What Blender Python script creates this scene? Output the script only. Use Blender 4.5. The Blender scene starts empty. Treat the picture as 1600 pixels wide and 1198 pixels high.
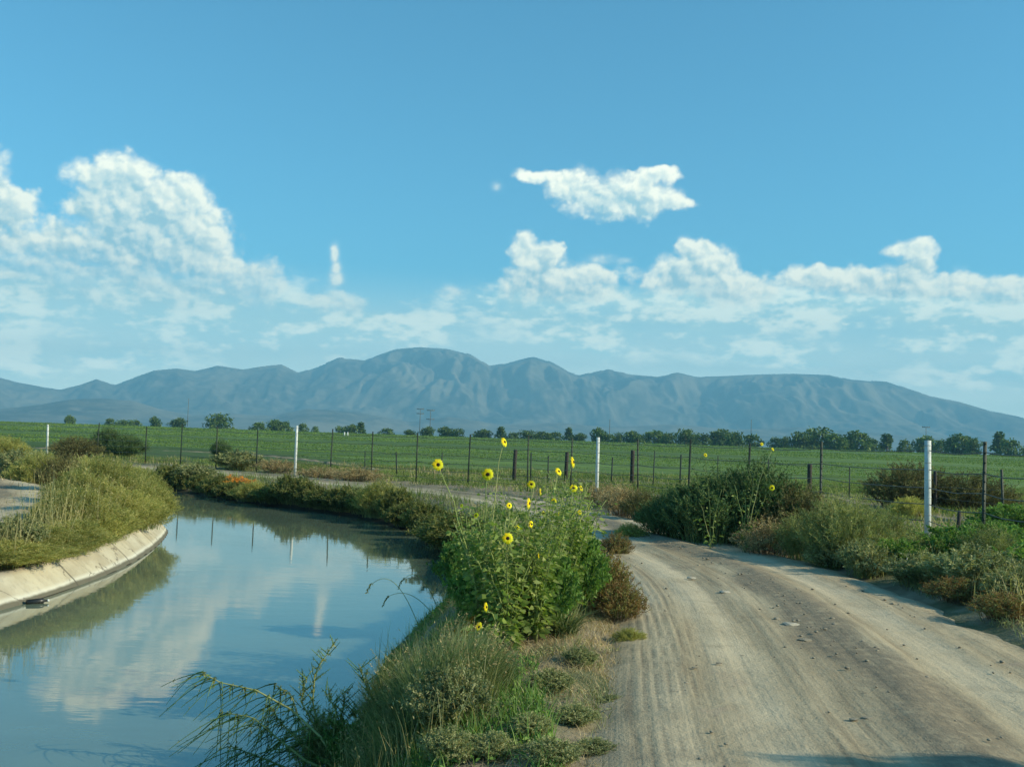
import bpy, math, random
import numpy as np
from math import radians as R, sin, cos, atan2, pi
from mathutils import Vector, Matrix
random.seed(7)
RNG = np.random.default_rng(11)
SC = bpy.context.scene
COL = SC.collection

# ------------------------------------------------------------------ camera
CAM_Z = 1.8
PITCH, ROLL, FPX = R(3.33), R(1.95), 1600.0
fwd = np.array([0, cos(PITCH), sin(PITCH)])
up0 = np.array([0, -sin(PITCH), cos(PITCH)])
rt0 = np.array([1.0, 0, 0])
rt = rt0 * cos(ROLL) + up0 * sin(ROLL)
up = -rt0 * sin(ROLL) + up0 * cos(ROLL)
cam_d = bpy.data.cameras.new('camera')
cam = bpy.data.objects.new('camera', cam_d)
COL.objects.link(cam)
cam_d.sensor_width = 36.0
cam_d.lens = 36.0 * FPX / 1600.0
cam_d.clip_start = 0.1
cam_d.clip_end = 60000
cam.matrix_world = Matrix(((rt[0], up[0], -fwd[0], 0), (rt[1], up[1], -fwd[1], 0), (rt[2], up[2], -fwd[2], CAM_Z), (0, 0, 0, 1)))
SC.camera = cam

def ray(px, py):
    return fwd + (px - 800) / FPX * rt + (599 - py) / FPX * up
def at(px, py, z=0.0):                       # point on a level plane
    d = ray(px, py); k = (z - CAM_Z) / d[2]
    return np.array([d[0] * k, d[1] * k, z])
def atD(px, py, D):                          # point at forward distance D
    d = ray(px, py); k = D / d[1]
    return np.array([d[0] * k, D, CAM_Z + d[2] * k])
def azel(px, py):
    d = ray(px, py); d = d / np.linalg.norm(d)
    return math.degrees(atan2(d[0], d[1])), math.degrees(math.asin(d[2]))

# ------------------------------------------------------------------ view, sun, sky
SC.view_settings.view_transform = 'Standard'
SC.view_settings.look = 'None'
SC.view_settings.gamma = 1
SC.view_settings.exposure = 0.62
SUN_EL, SUN_AZ = R(27), R(103)               # azimuth clockwise from +Y (view direction)
sd = bpy.data.lights.new('sun', 'SUN'); sd.energy = 4.2; sd.angle = R(0.5); sd.color = (1.0, 0.91, 0.66)
sun = bpy.data.objects.new('sun', sd); COL.objects.link(sun)
sdir = Vector((sin(SUN_AZ) * cos(SUN_EL), cos(SUN_AZ) * cos(SUN_EL), sin(SUN_EL)))
sun.rotation_euler = sdir.to_track_quat('Z', 'Y').to_euler()
sun.location = (30, -8, 30)
try:
    SC.cycles.use_denoising = True
    SC.cycles.max_bounces = 6; SC.cycles.diffuse_bounces = 2; SC.cycles.glossy_bounces = 3
    SC.cycles.transmission_bounces = 4; SC.cycles.transparent_max_bounces = 8; SC.cycles.volume_bounces = 0
    SC.cycles.sample_clamp_indirect = 6.0
except Exception:
    pass

class NT:
    """small helper for node trees"""
    def __init__(s, tree): s.t = tree; s.n = tree.nodes; s.l = tree.links
    def node(s, typ, **kw):
        n = s.n.new(typ)
        for k, v in kw.items(): setattr(n, k, v)
        return n
    def put(s, sock, v):
        if v is None: return
        if isinstance(v, bpy.types.NodeSocket): s.l.new(v, sock)
        else:
            try: sock.default_value = v
            except Exception: sock.default_value = tuple(v) + (1.0,)
    def math(s, op, a, b=None, c=None, clamp=False):
        n = s.n.new('ShaderNodeMath'); n.operation = op; n.use_clamp = clamp
        s.put(n.inputs[0], a); s.put(n.inputs[1], b); s.put(n.inputs[2], c)
        return n.outputs[0]
    def vec(s, op, a, b=None, c=None):
        n = s.n.new('ShaderNodeVectorMath'); n.operation = op
        s.put(n.inputs[0], a); s.put(n.inputs[1], b)
        if c is not None: s.put(n.inputs[2], c)
        return n.outputs['Value'] if op in ('LENGTH', 'DOT_PRODUCT', 'DISTANCE') else n.outputs[0]
    def mix(s, f, a, b, blend='MIX'):
        n = s.n.new('ShaderNodeMix'); n.data_type = 'RGBA'; n.blend_type = blend
        s.put(n.inputs[0], f); s.put(n.inputs[6], a); s.put(n.inputs[7], b)
        return n.outputs[2]
    def noise(s, v, scale, detail=4, rough=.5, out=0, dims='3D', dist=0.0, kind='FBM'):
        n = s.n.new('ShaderNodeTexNoise'); n.noise_dimensions = dims
        try: n.noise_type = kind
        except Exception: pass
        s.put(n.inputs['Vector'], v); n.inputs['Scale'].default_value = scale
        n.inputs['Detail'].default_value = detail; n.inputs['Roughness'].default_value = rough
        n.inputs['Distortion'].default_value = dist
        return n.outputs[out]
    def ramp(s, v, lo, hi, a=0.0, b=1.0, smooth=True):
        n = s.n.new('ShaderNodeMapRange'); n.interpolation_type = 'SMOOTHSTEP' if smooth else 'LINEAR'
        s.put(n.inputs[0], v); n.inputs[1].default_value = lo; n.inputs[2].default_value = hi
        n.inputs[3].default_value = a; n.inputs[4].default_value = b
        return n.outputs[0]
    def comb(s, x, y, z=0.0):
        n = s.n.new('ShaderNodeCombineXYZ'); s.put(n.inputs[0], x); s.put(n.inputs[1], y); s.put(n.inputs[2], z)
        return n.outputs[0]
    def sep(s, v):
        n = s.n.new('ShaderNodeSeparateXYZ'); s.put(n.inputs[0], v); return n.outputs

# clouds: (px, py, half width, half height) as seen in the sky, turned into azimuth and elevation below
CUM = [(200,292,76,42),(150,274,40,16),(258,330,74,58),(215,375,88,72),(305,385,58,62),(340,428,66,44),(398,440,46,34),(262,440,112,50),(138,325,32,16),
       (60,402,60,36),(90,385,28,30),(150,383,34,28),(15,385,42,32),(110,436,112,36),
       (-24,280,38,50),(14,326,40,26),(-30,330,60,34),
       (515,472,54,15),(556,482,22,12),
       (838,276,40,11),(897,291,48,26),(955,308,78,36),(1012,312,52,26),(1020,276,38,14),(1052,318,34,13),(1008,330,26,20),
       (822,392,24,26),(852,408,36,30),(874,393,12,12),(838,442,62,28),(922,428,40,16),(948,438,18,12),(890,456,96,18),
       (1092,392,40,22),(1130,414,36,16),(1078,430,74,28),(1150,452,64,26),
       (1404,390,20,13),(1428,394,24,18),(1440,412,20,24),(1418,424,26,20),(1278,434,58,18),(1338,440,48,22),(1402,446,60,22),(1480,446,60,18),(1575,452,74,18),
       ]
SOFT = [(250,470,200,36),(60,455,110,30),(850,468,130,24),(960,470,90,22),(1110,474,120,22),(1400,474,220,22),(1560,476,90,20),(20,490,60,34),(10,560,60,34),(330,500,300,40),(560,505,110,16),(640,515,70,18),(705,498,26,10),(835,490,84,18),(905,520,92,34),(930,548,60,14),
        (1080,480,140,40),(1190,548,90,15),(1240,565,50,8),(1330,480,220,30),(1530,500,150,42),(1560,582,110,22),(1440,540,32,12),(1120,512,100,20),(190,560,80,16)]
DEG = 1 / 27.9
# ---- numpy noise
def _hash(ix, iy, seed):
    h = (ix.astype(np.int64) * 374761393 + iy.astype(np.int64) * 668265263 + seed * 1274126177) & 0xffffffff
    h = ((h ^ (h >> 13)) * 1274126177) & 0xffffffff
    h = ((h ^ (h >> 16)) * 2246822519) & 0xffffffff
    return ((h ^ (h >> 15)) & 0xffffff).astype(np.float32) / 16777216.0
def vnoise(x, y, seed=0):
    ix = np.floor(x); iy = np.floor(y); fx = x - ix; fy = y - iy
    fx = fx * fx * fx * (fx * (fx * 6 - 15) + 10); fy = fy * fy * fy * (fy * (fy * 6 - 15) + 10)
    ix = ix.astype(np.int64); iy = iy.astype(np.int64)
    a = _hash(ix, iy, seed); b = _hash(ix + 1, iy, seed); c = _hash(ix, iy + 1, seed); d = _hash(ix + 1, iy + 1, seed)
    return (a + (b - a) * fx) * (1 - fy) + (c + (d - c) * fx) * fy
def fbm(x, y, oct=5, gain=.5, seed=0):
    s = 0; a = 1; t = 0
    for o in range(oct):
        s = s + a * vnoise(x * 2 ** o + 17.3 * o, y * 2 ** o - 9.1 * o, seed + o); t += a; a *= gain
    return s / t
def worley(x, y, seed=0):
    ix = np.floor(x).astype(np.int64); iy = np.floor(y).astype(np.int64); best = np.full(x.shape, 9.0, np.float32)
    for dx in (-1, 0, 1):
        for dy in (-1, 0, 1):
            cx = ix + dx; cy = iy + dy
            d = (cx + _hash(cx, cy, seed) - x) ** 2 + (cy + _hash(cx, cy, seed + 71) - y) ** 2
            best = np.minimum(best, d)
    return np.sqrt(best)
def sstep(x, a, b):
    t = np.clip((x - a) / (b - a), 0, 1); return t * t * (3 - 2 * t)
def cloud_field(lst, A, E, soft=8.0):
    acc = np.zeros(A.shape, np.float32)
    for (x, y, rx, ry) in lst:
        a, e = azel(x, y)
        q = ((A - a) / (rx * DEG)) ** 2 + ((E - e) / (ry * DEG)) ** 2
        acc += np.exp(-soft * (np.sqrt(q)))
    return 1 + np.log(acc + 1e-9) / soft           # 1 in the middle, 0 on the outline
def clouds(A, E):
    """opacity and lightness of the clouds at azimuth A, elevation E (degrees)"""
    wx = (fbm(A * .8, E * .8, 4, .55, 3) - .5) * .9; wy = (fbm(A * .8 + 40, E * .8, 4, .55, 5) - .5) * .75
    def puffs(A, E):
        p = 0; amp = 1; t = 0
        for o, sc in enumerate((.62, 1.35, 2.9, 6.2)):
            p = p + amp * (.62 - worley((A + wx * .5) * sc, (E + wy * .5) * sc * 1.15, 20 + o)); t += amp; amp *= .50
        return p / t
    p0 = puffs(A, E); n0 = fbm(A * 2.6, E * 2.6, 6, .62, 9) - .5
    f0 = cloud_field(CUM, A + wx, E + wy)
    D0 = f0 + .80 * p0 + .24 * n0
    wisp = fbm(A * 1.1, E * 1.7, 5, .6, 15)
    ac = sstep(D0, -.06, .26 + .95 * wisp * wisp)
    occ = 0
    for st, wgt in ((.15, .5), (.4, .7), (.8, 1.0), (1.3, 1.1), (2.0, 1.2)):
        d = cloud_field(CUM, A + wx + st * .62, E + wy + st * .78)
        occ = occ + np.clip(d + .05, 0, 1.1) * wgt
    relief = (p0 - puffs(A + .22, E + .24)) + .15 * (n0 - (fbm(A * 2.6 + .25, E * 2.6 + .28, 6, .62, 9) - .5))
    sh = .88 * np.exp(-occ * .72) + .16 + np.clip(relief * 1.9, -.30, .42) + .30 * p0 + .45 * (wisp - .5)
    for (px, py, rx, ry, k) in ((523, 397, 6, 12, .75), (526, 420, 7, 12, .5), (525, 438, 9, 12, .8), (706, 457, 17, 8, .85), (775, 292, 7, 6, .15), (940, 405, 20, 7, .4), (975, 408, 12, 5, .3)):
        a, e = azel(px, py); w_ = np.exp(-(((A - a) / (rx * DEG)) ** 2 + ((E - e) / (ry * DEG)) ** 2) * 1.2 + (wisp - .5) * 3 + p0 * 1.6) * k
        ac = np.maximum(ac, np.clip(w_, 0, .85)); sh = np.where(w_ > .1, np.maximum(sh, .6), sh)
    base = sstep(E + .6 * (wisp - .5) * 4, 6.4, 9.3)              # bases dissolve in the haze
    ac = ac * (.18 + .82 * base)
    # low hazy banks
    g = cloud_field(SOFT, A + wx * 1.7, E + wy * .8, 6.0)
    ns = fbm(A * .42, E * 1.2, 7, .56, 31)
    fine = fbm(A * 1.6, E * 3.4, 5, .6, 55)
    as_ = sstep(g + (ns - .5) * 1.8 + (fine - .5) * .5 + .25 * p0, -.6, .8)
    ss = sstep(ns + .45 * (fine - .5) + .35 * p0, .46, .78)
    veil = sstep(E, 9.8, 4.0) * (.55 + .30 * fbm(A * .2, E * .8, 5, .5, 77))
    return ac, np.clip(sh, 0, 1), as_ * .88, ss, np.clip(veil, 0, 1)
HAZE = (.86, .97, .84); LIT = (1.02, 1.0, .80); DIM = (.31, .51, .57); SLIT = (1.05, 1.10, .90); SDIM = (.50, .74, .72)
def cloud_mix(ac, sh, as_, ss, veil, E):
    """opacity and premixed colour of everything in front of the blue"""
    lo = sstep(E, 0.5, 9.0)
    col = np.empty(ac.shape + (3,), np.float32); al = veil.copy()
    for k in range(3):
        v = np.full(ac.shape, HAZE[k], np.float32) * veil
        s_ = SDIM[k] + (SLIT[k] - SDIM[k]) * ss
        v = v * (1 - as_) + s_ * as_
        c_ = DIM[k] + (LIT[k] - DIM[k]) * sh
        a_ = ac * (.5 + .5 * lo)
        v = v * (1 - a_) + c_ * a_
        col[..., k] = v
    al = 1 - (1 - veil) * (1 - as_) * (1 - ac * (.5 + .5 * lo))
    return al, col / np.maximum(al, 1e-4)[..., None] * (1 + 1.3 * sstep(E, 7.5, 1.0))[..., None]
# ---- END clouds
world = bpy.data.worlds.new('World'); SC.world = world; world.use_nodes = True
world.node_tree.nodes.clear()
nt = NT(world.node_tree)
sky = nt.node('ShaderNodeTexSky', sky_type='NISHITA', sun_disc=False)
sky.sun_elevation = SUN_EL; sky.sun_rotation = SUN_AZ
sky.altitude = 1200; sky.air_density = 1.0; sky.dust_density = 0.6; sky.ozone_density = 2.0
tint = nt.mix(1.0, sky.outputs[0], (0.50, 1.13, 1.15, 1), 'MULTIPLY')
bg = nt.node('ShaderNodeBackground'); nt.put(bg.inputs[0], tint); bg.inputs[1].default_value = 0.109
wo = nt.node('ShaderNodeOutputWorld'); nt.l.new(bg.outputs[0], wo.inputs[0])

# ------------------------------------------------------------------ mesh helpers
def tag(o, label=None, cat=None, group=None, kind=None):
    if label: o['label'] = label
    if cat: o['category'] = cat
    if group: o['group'] = group
    if kind: o['kind'] = kind
    return o
class Geo:
    def __init__(s): s.v = []; s.f = []; s.t = []; s.n = 0
    def add(s, V, F, tint=0.5):
        V = np.asarray(V, np.float32).reshape(-1, 3); F = np.asarray(F, np.int64)
        if F.shape[1] == 3: F = np.concatenate([F, F[:, 2:3]], 1); F[:, 3] = -1
        off = np.where(F < 0, 0, s.n)
        s.v.append(V); s.f.append(F + off)
        s.t.append(np.broadcast_to(np.asarray(tint, np.float32), (len(F),)).copy()); s.n += len(V)
    def mesh(s, name, mats, smooth=True):
        V = np.concatenate(s.v); F = np.concatenate(s.f); T = np.concatenate(s.t)
        tri = F[:, 3] < 0
        cnt = np.where(tri, 3, 4)
        loops = F.reshape(-1)[(F >= 0).reshape(-1)]
        me = bpy.data.meshes.new(name)
        me.vertices.add(len(V)); me.vertices.foreach_set('co', V.reshape(-1))
        me.loops.add(len(loops)); me.loops.foreach_set('vertex_index', loops.astype(np.int32))
        me.polygons.add(len(F)); me.polygons.foreach_set('loop_start', np.concatenate([[0], np.cumsum(cnt)[:-1]]).astype(np.int32))
        me.update(calc_edges=True)
        a = me.attributes.new('tint', 'FLOAT', 'FACE'); a.data.foreach_set('value', T)
        if smooth: me.polygons.foreach_set('use_smooth', np.ones(len(F), bool))
        for m in (mats if isinstance(mats, (list, tuple)) else [mats]): me.materials.append(m)
        me.validate()
        return me
    def build(s, name, mats, parent=None, smooth=True, loc=None):
        o = bpy.data.objects.new(name, s.mesh(name, mats, smooth)); COL.objects.link(o)
        if parent: o.parent = parent
        if loc is not None: o.location = loc
        return o
def empty(name, loc=(0, 0, 0), rz=0, s=1.0):
    o = bpy.data.objects.new(name, None); COL.objects.link(o); o.location = loc; o.rotation_euler = (0, 0, rz)
    o.scale = (s, s, s) if not isinstance(s, (tuple, list)) else s
    o.empty_display_size = .2
    return o
def tube(g, pts, rad, sides=6, tint=.5, cap=True):
    pts = np.asarray(pts, float); n = len(pts); rad = np.broadcast_to(rad, (n,))
    V = []
    for i in range(n):
        t = pts[min(i + 1, n - 1)] - pts[max(i - 1, 0)]; t = t / (np.linalg.norm(t) + 1e-9)
        a = np.cross(t, (0, 0, 1) if abs(t[2]) < .9 else (1, 0, 0)); a /= np.linalg.norm(a) + 1e-9; b = np.cross(t, a)
        for k in range(sides):
            th = 2 * pi * k / sides; V.append(pts[i] + rad[i] * (cos(th) * a + sin(th) * b))
    F = [[i * sides + k, i * sides + (k + 1) % sides, (i + 1) * sides + (k + 1) % sides, (i + 1) * sides + k] for i in range(n - 1) for k in range(sides)]
    if cap:
        for e in (0, n - 1):
            V.append(pts[e]); c = len(V) - 1
            for k in range(sides):
                q = [e * sides + k, e * sides + (k + 1) % sides, c]
                F.append((q if e else q[::-1]) + [-1])
    V = np.array(V); F = np.array(F)
    g.add(V, F, tint)
def unit(v): return v / (np.linalg.norm(v, axis=-1, keepdims=True) + 1e-9)
def blades(g, P, L, W, lean, rng, nseg=3, tint=None, az=None, droop=1.6):
    """N curved, tapering grass blades rooted at P"""
    N = len(P)
    if N == 0: return
    L = np.broadcast_to(L, (N,)); W = np.broadcast_to(W, (N,)); lean = np.broadcast_to(lean, (N,))
    if az is None: az = rng.uniform(0, 2 * pi, N)
    d = np.stack([np.cos(az), np.sin(az), np.zeros(N)], 1)
    wa = az + pi / 2 + rng.normal(0, .5, N); w = np.stack([np.cos(wa), np.sin(wa), np.zeros(N)], 1)
    rows = []
    for i in range(nseg + 1):
        t = i / nseg
        h = L * (t - lean * .35 * t ** 2.2); o = L * lean * t ** droop
        c = P + d * o[:, None] + np.array([0, 0, 1.0]) * h[:, None]
        wd = W * (1 - t ** 1.5) * .5 + .0004
        rows.append(c - w * wd[:, None]); rows.append(c + w * wd[:, None])
    V = np.stack(rows, 1).reshape(-1, 3); k = 2 * (nseg + 1)
    q = np.array([[2 * i, 2 * i + 1, 2 * i + 3, 2 * i + 2] for i in range(nseg)])
    F = (np.arange(N)[:, None, None] * k + q[None]).reshape(-1, 4)
    T = rng.uniform(0, 1, N) if tint is None else tint
    g.add(V, F, np.repeat(T, nseg))
def leaves(g, P, D, L, W, rng, tint=None, droop=.25, roll=None):
    """N pointed leaves starting at P along D, folded a little on the midrib"""
    N = len(P)
    if N == 0: return
    L = np.broadcast_to(L, (N,))[:, None]; W = np.broadcast_to(W, (N,))[:, None]
    D = unit(D); r = unit(rng.normal(0, 1, (N, 3))) if roll is None else roll
    S = unit(np.cross(D, r)); Nn = np.cross(S, D)
    dn = np.array([0, 0, -1.0])
    mid = P + D * L * .45 + dn * L * droop * .2; tip = P + D * L + dn * L * droop
    a = mid + S * W * .5 + Nn * W * .12; b = mid - S * W * .5 + Nn * W * .12
    V = np.stack([P, a, tip, b], 1).reshape(-1, 3)
    i = np.arange(N)[:, None] * 4
    T = rng.uniform(0, 1, N) if tint is None else np.broadcast_to(tint, (N,))
    g.add(V, np.concatenate([i + [0, 1, 2]], 0), T); g.n -= 0
    g.f.append(np.concatenate([i + [0, 2, 3], i * 0 - 1], 1) + np.array([g.n - N * 4] * 3 + [0])); g.t.append(T.astype(np.float32)); g.v.append(np.zeros((0, 3), np.float32))

# ------------------------------------------------------------------ materials
def mat(name):
    m = bpy.data.materials.new(name); m.use_nodes = True; m.node_tree.nodes.clear()
    return m, NT(m.node_tree)
def finish(m, nt, bsdf, disp=None):
    o = nt.node('ShaderNodeOutputMaterial'); nt.l.new(bsdf, o.inputs[0]); return m
def pbsdf(nt, col, rough=.8, spec=.3, metal=0, bump=None, bstr=.4, bdist=.02):
    b = nt.node('ShaderNodeBsdfPrincipled'); nt.put(b.inputs['Base Color'], col)
    nt.put(b.inputs['Roughness'], rough); b.inputs['Specular IOR Level'].default_value = spec; b.inputs['Metallic'].default_value = metal
    if bump is not None:
        n = nt.node('ShaderNodeBump'); n.inputs['Strength'].default_value = bstr; n.inputs['Distance'].default_value = bdist
        nt.put(n.inputs['Height'], bump); nt.l.new(n.outputs[0], b.inputs['Normal'])
    return b.outputs[0]
def foliage(name, c0, c1, c2, trans=.35, rough=.6, patch=1.2, spec=.15):
    """leaf colour varies leaf by leaf (three tones) and in soft patches"""
    m, nt = mat(name)
    c0, c1, c2 = [tuple(min(.95, v * k) for v, k in zip(q, (1.80, 1.60, 1.38))) for q in (c0, c1, c2)]
    at_ = nt.node('ShaderNodeAttribute', attribute_name='tint').outputs['Fac']
    cr = nt.node('ShaderNodeValToRGB'); nt.put(cr.inputs[0], at_)
    e = cr.color_ramp.elements; e[0].color = (*c0, 1); e[0].position = .1; e[1].color = (*c2, 1); e[1].position = .95
    k = cr.color_ramp.elements.new(.5); k.color = (*c1, 1)
    geo = nt.node('ShaderNodeNewGeometry').outputs['Position']
    n = nt.noise(geo, patch, 3)
    col = nt.mix(nt.ramp(n, .3, .7), nt.mix(1, cr.outputs[0], (.72, .74, .70, 1), 'MULTIPLY'), nt.mix(1, cr.outputs[0], (1.25, 1.2, 1.1, 1), 'MULTIPLY'))
    p = pbsdf(nt, col, rough, spec)
    tr = nt.node('ShaderNodeBsdfTranslucent'); nt.put(tr.inputs[0], nt.mix(1, col, (1.15, 1.25, .6, 1), 'MULTIPLY'))
    mx = nt.node('ShaderNodeMixShader'); mx.inputs[0].default_value = trans
    nt.l.new(p, mx.inputs[1]); nt.l.new(tr.outputs[0], mx.inputs[2])
    return finish(m, nt, mx.outputs[0])
M = {}
M['sun_leaf'] = foliage('sunflower leaf', (.060, .105, .030), (.12, .19, .058), (.24, .30, .14), .42)
M['stem'] = foliage('green stem', (.10, .15, .06), (.16, .22, .09), (.24, .28, .14), .1)
M['dark_bush'] = foliage('dark blue green foliage', (.028, .062, .034), (.050, .100, .050), (.085, .145, .070), .25)
M['sage'] = foliage('grey green foliage', (.10, .135, .075), (.18, .215, .125), (.29, .31, .20), .25)
M['olive'] = foliage('olive foliage', (.08, .10, .035), (.13, .155, .055), (.21, .22, .09), .3)
M['wisp'] = foliage('wispy grey green', (.085, .115, .055), (.14, .175, .085), (.23, .26, .14), .35)
M['straw_green'] = foliage('straw green grass', (.16, .17, .085), (.25, .25, .135), (.38, .36, .24), .4)
M['ygreen'] = foliage('yellow green weeds', (.135, .160, .055), (.22, .24, .09), (.34, .34, .17), .42, patch=.5)
M['green'] = foliage('fresh green weeds', (.050, .115, .035), (.085, .17, .05), (.15, .25, .09), .35)
M['bank'] = foliage('bank weeds', (.055, .080, .030), (.095, .12, .050), (.17, .18, .085), .35)
M['grass_clump'] = foliage('grass clump', (.055, .095, .045), (.11, .165, .085), (.24, .28, .18), .3, patch=2.5)
M['bright_grass'] = foliage('bright grass', (.05, .14, .015), (.09, .22, .025), (.14, .30, .05), .35)
M['dry'] = foliage('dry straw', (.17, .14, .085), (.27, .235, .15), (.40, .36, .25), .2, patch=2)
M['russet'] = foliage('russet dry weed', (.14, .085, .045), (.17, .13, .065), (.15, .19, .08), .25)
M['orange'] = foliage('orange dodder', (.40, .17, .03), (.50, .25, .05), (.30, .28, .08), .3)
M['mesquite'] = foliage('brownish thorn bush', (.07, .075, .040), (.105, .115, .055), (.16, .17, .08), .2)
M['tree_crown'] = foliage('tree crown', (.028, .060, .018), (.055, .105, .028), (.11, .165, .05), .2, patch=.04)
M['petal'] = foliage('yellow petals', (.75, .42, .01), (.85, .55, .02), (.90, .66, .05), .35, patch=3)
M['crop'] = foliage('crop leaves', (.060, .115, .028), (.085, .150, .038), (.12, .185, .052), .3, patch=.06)
M['rough_weed'] = foliage('rough pasture weeds', (.060, .105, .035), (.095, .145, .048), (.16, .20, .08), .35, patch=.25)

def simple(name, col, rough=.8, nscale=8, amp=.35, spec=.3, bump=.3, bdist=.01):
    m, nt = mat(name); geo = nt.node('ShaderNodeTexCoord').outputs['Object']
    n = nt.noise(geo, nscale, 6, .6)
    c = nt.mix(nt.ramp(n, .25, .75), tuple(x * (1 - amp) for x in col) + (1,), tuple(min(1, x * (1 + amp)) for x in col) + (1,))
    return finish(m, nt, pbsdf(nt, c, rough, spec, 0, n, bump, bdist))
M['bark'] = simple('grey brown bark', (.13, .10, .07), .9, 12, .5)
M['twig'] = simple('brown twig', (.12, .095, .055), .9, 20, .4)
M['white_paint'] = simple('weathered white paint', (.62, .64, .60), .6, 6, .18)
M['tpost'] = simple('dark green painted steel', (.035, .048, .036), .6, 10, .4)
M['old_wood'] = simple('weathered wood', (.055, .048, .040), .9, 14, .5)
M['wire'] = simple('galvanised wire', (.11, .12, .11), .55, 10, .3)
M['disc'] = simple('dark brown flower disc', (.028, .014, .008), .9, 60, .5)
M['pole'] = simple('utility pole wood', (.15, .14, .12), .9, 2, .3)
M['bone'] = simple('bleached branch', (.52, .48, .40), .8, 10, .3)
M['black_plastic'] = simple('dark plastic', (.02, .02, .018), .35, 10, .3, .5)

# ------------------------------------------------------------------ terrain shape
WATER = -0.85
def wpt(px, py): p = at(px, py, WATER); return (p[0], p[1])
RW = [(-0.6, -40), (-0.75, -8), (-0.95, 0), (-1.1, 5), wpt(545, 1198), wpt(572, 1100), wpt(600, 1030), wpt(655, 985), wpt(700, 930), wpt(712, 900), wpt(700, 868), wpt(660, 842), wpt(615, 822),
      wpt(560, 808), wpt(480, 797), wpt(400, 788), wpt(330, 777), wpt(262, 765), (-24, 50.5), (-40, 63), (-75, 86), (-140, 120)]
LW = [(-5.6, -40), (-5.9, -8), (-6.1, 0), (-6.5, 7), wpt(-60, 970), wpt(0, 953), wpt(80, 930), wpt(187, 890), wpt(235, 861), wpt(258, 840), wpt(263, 826), (-10.4, 30), (-13.6, 34), (-19, 39.5), (-28, 47), (-45, 58.5), (-80, 80), (-146, 112)]
RWn = np.array(RW); LWn = np.array(LW)
def smooth_line(p, n=2):
    p = np.array(p, float)
    for _ in range(n):
        q = [p[0]]
        for a, b in zip(p[:-1], p[1:]): q += [a * .75 + b * .25, a * .25 + b * .75]
        q.append(p[-1]); p = np.array(q)
    return p
RWs, LWs = smooth_line(RWn), smooth_line(LWn)
def offset(line, d):
    line = np.array(line); t = np.gradient(line, axis=0); t = unit(t); nrm = np.stack([t[:, 1], -t[:, 0]], 1)
    return line + nrm * (d[:, None] if isinstance(d, np.ndarray) else d)
def seg_dist(x, y, line):
    best = np.full(x.shape, 1e9); 
    for a, b in zip(line[:-1], line[1:]):
        d = b - a; L2 = d @ d + 1e-12
        t = np.clip(((x - a[0]) * d[0] + (y - a[1]) * d[1]) / L2, 0, 1)
        best = np.minimum(best, (x - a[0] - t * d[0]) ** 2 + (y - a[1] - t * d[1]) ** 2)
    return np.sqrt(best)
def inside_poly(x, y, poly):
    ins = np.zeros(x.shape, bool); n = len(poly)
    for i in range(n):
        x1, y1 = poly[i]; x2, y2 = poly[(i + 1) % n]
        c = ((y1 > y) != (y2 > y)) & (x < (x2 - x1) * (y - y1) / (y2 - y1 + 1e-12) + x1)
        ins ^= c
    return ins
CANAL = np.concatenate([RWs, LWs[::-1]])
FIELD_Y0, FIELD_Y1, FIELD_S = 60.0, 455.0, 0.0089
_far = offset(RWs, 3.7); _far = _far[(RWs[:, 1] > 24) & (RWs[:, 0] > -80)][::3]
ROADC = smooth_line([(1.9, -30), (2.2, 0), (2.6, 6), (3.1, 10), (3.5, 14), (3.25, 18), (2.6, 21.5)] + [tuple(q) for q in _far[_far[:, 1] > 24.5]])
TRACKC = smooth_line([(-9.6, -10), (-9.8, 5), (-10.0, 14), (-10.7, 19), (-12.9, 25.5), (-17.0, 34), (-24, 42), (-32, 49), (-49, 63), (-84, 86)])
def zground(x, y, fine=True):
    x = np.asarray(x, float); y = np.asarray(y, float)
    z = np.clip((y - FIELD_Y0) * FIELD_S, 0, (FIELD_Y1 - FIELD_Y0) * FIELD_S)
    near = (np.abs(x) < 200) & (y < 150) & (y > -60)
    if near.any():
        xs, ys = x[near], y[near]
        ins = inside_poly(xs, ys, CANAL)
        dr = seg_dist(xs, ys, RWs); dl = seg_dist(xs, ys, LWs)
        right = dr < dl; d = np.minimum(dr, dl)
        rough = fbm(xs * .9, ys * .9, 4, .5, 101) - .5
        road = seg_dist(xs, ys, ROADC)
        rh = 2.2 * (1 - .30 * sstep(ys, 20, 27)); offroad = sstep(road, rh - .5, rh + .4)
        fine_n = (fbm(xs * 4.5, ys * 4.5, 4, .6, 131) - .5)
        dj = d + rough * .35
        wb_ = .95 + .75 * sstep(ys, 22, 30)
        zr = -.85 + .72 * sstep(dj, -.05, wb_) + .13 * sstep(dj, wb_ - .1, 2.3)
        zl = -.89 + .42 * np.clip(d / .44, 0, 1) + .42 * sstep(d, .45, 2.0)
        zo = np.where(right, zr, zl)
        amp = (.05 + .09 * sstep(d, .5, 2.0)) * offroad + .010
        zo = zo + rough * amp * np.where(right | (d > 1.0), 1, 0) + fine_n * .05 * offroad * np.where(right | (d > 1.0), 1, 0)
        zo = zo + .03 * offroad * (1 - sstep(road, 2.4, 4.0))
        zi = -.85 - .9 * sstep(d, 0, 1.1)
        z[near] = z[near] + np.where(ins, zi, zo) - .11 * (1 - sstep(road, rh - .35, rh + .3))
    return z
def gz(x, y): return float(zground(np.array([x]), np.array([y]))[0])
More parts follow.
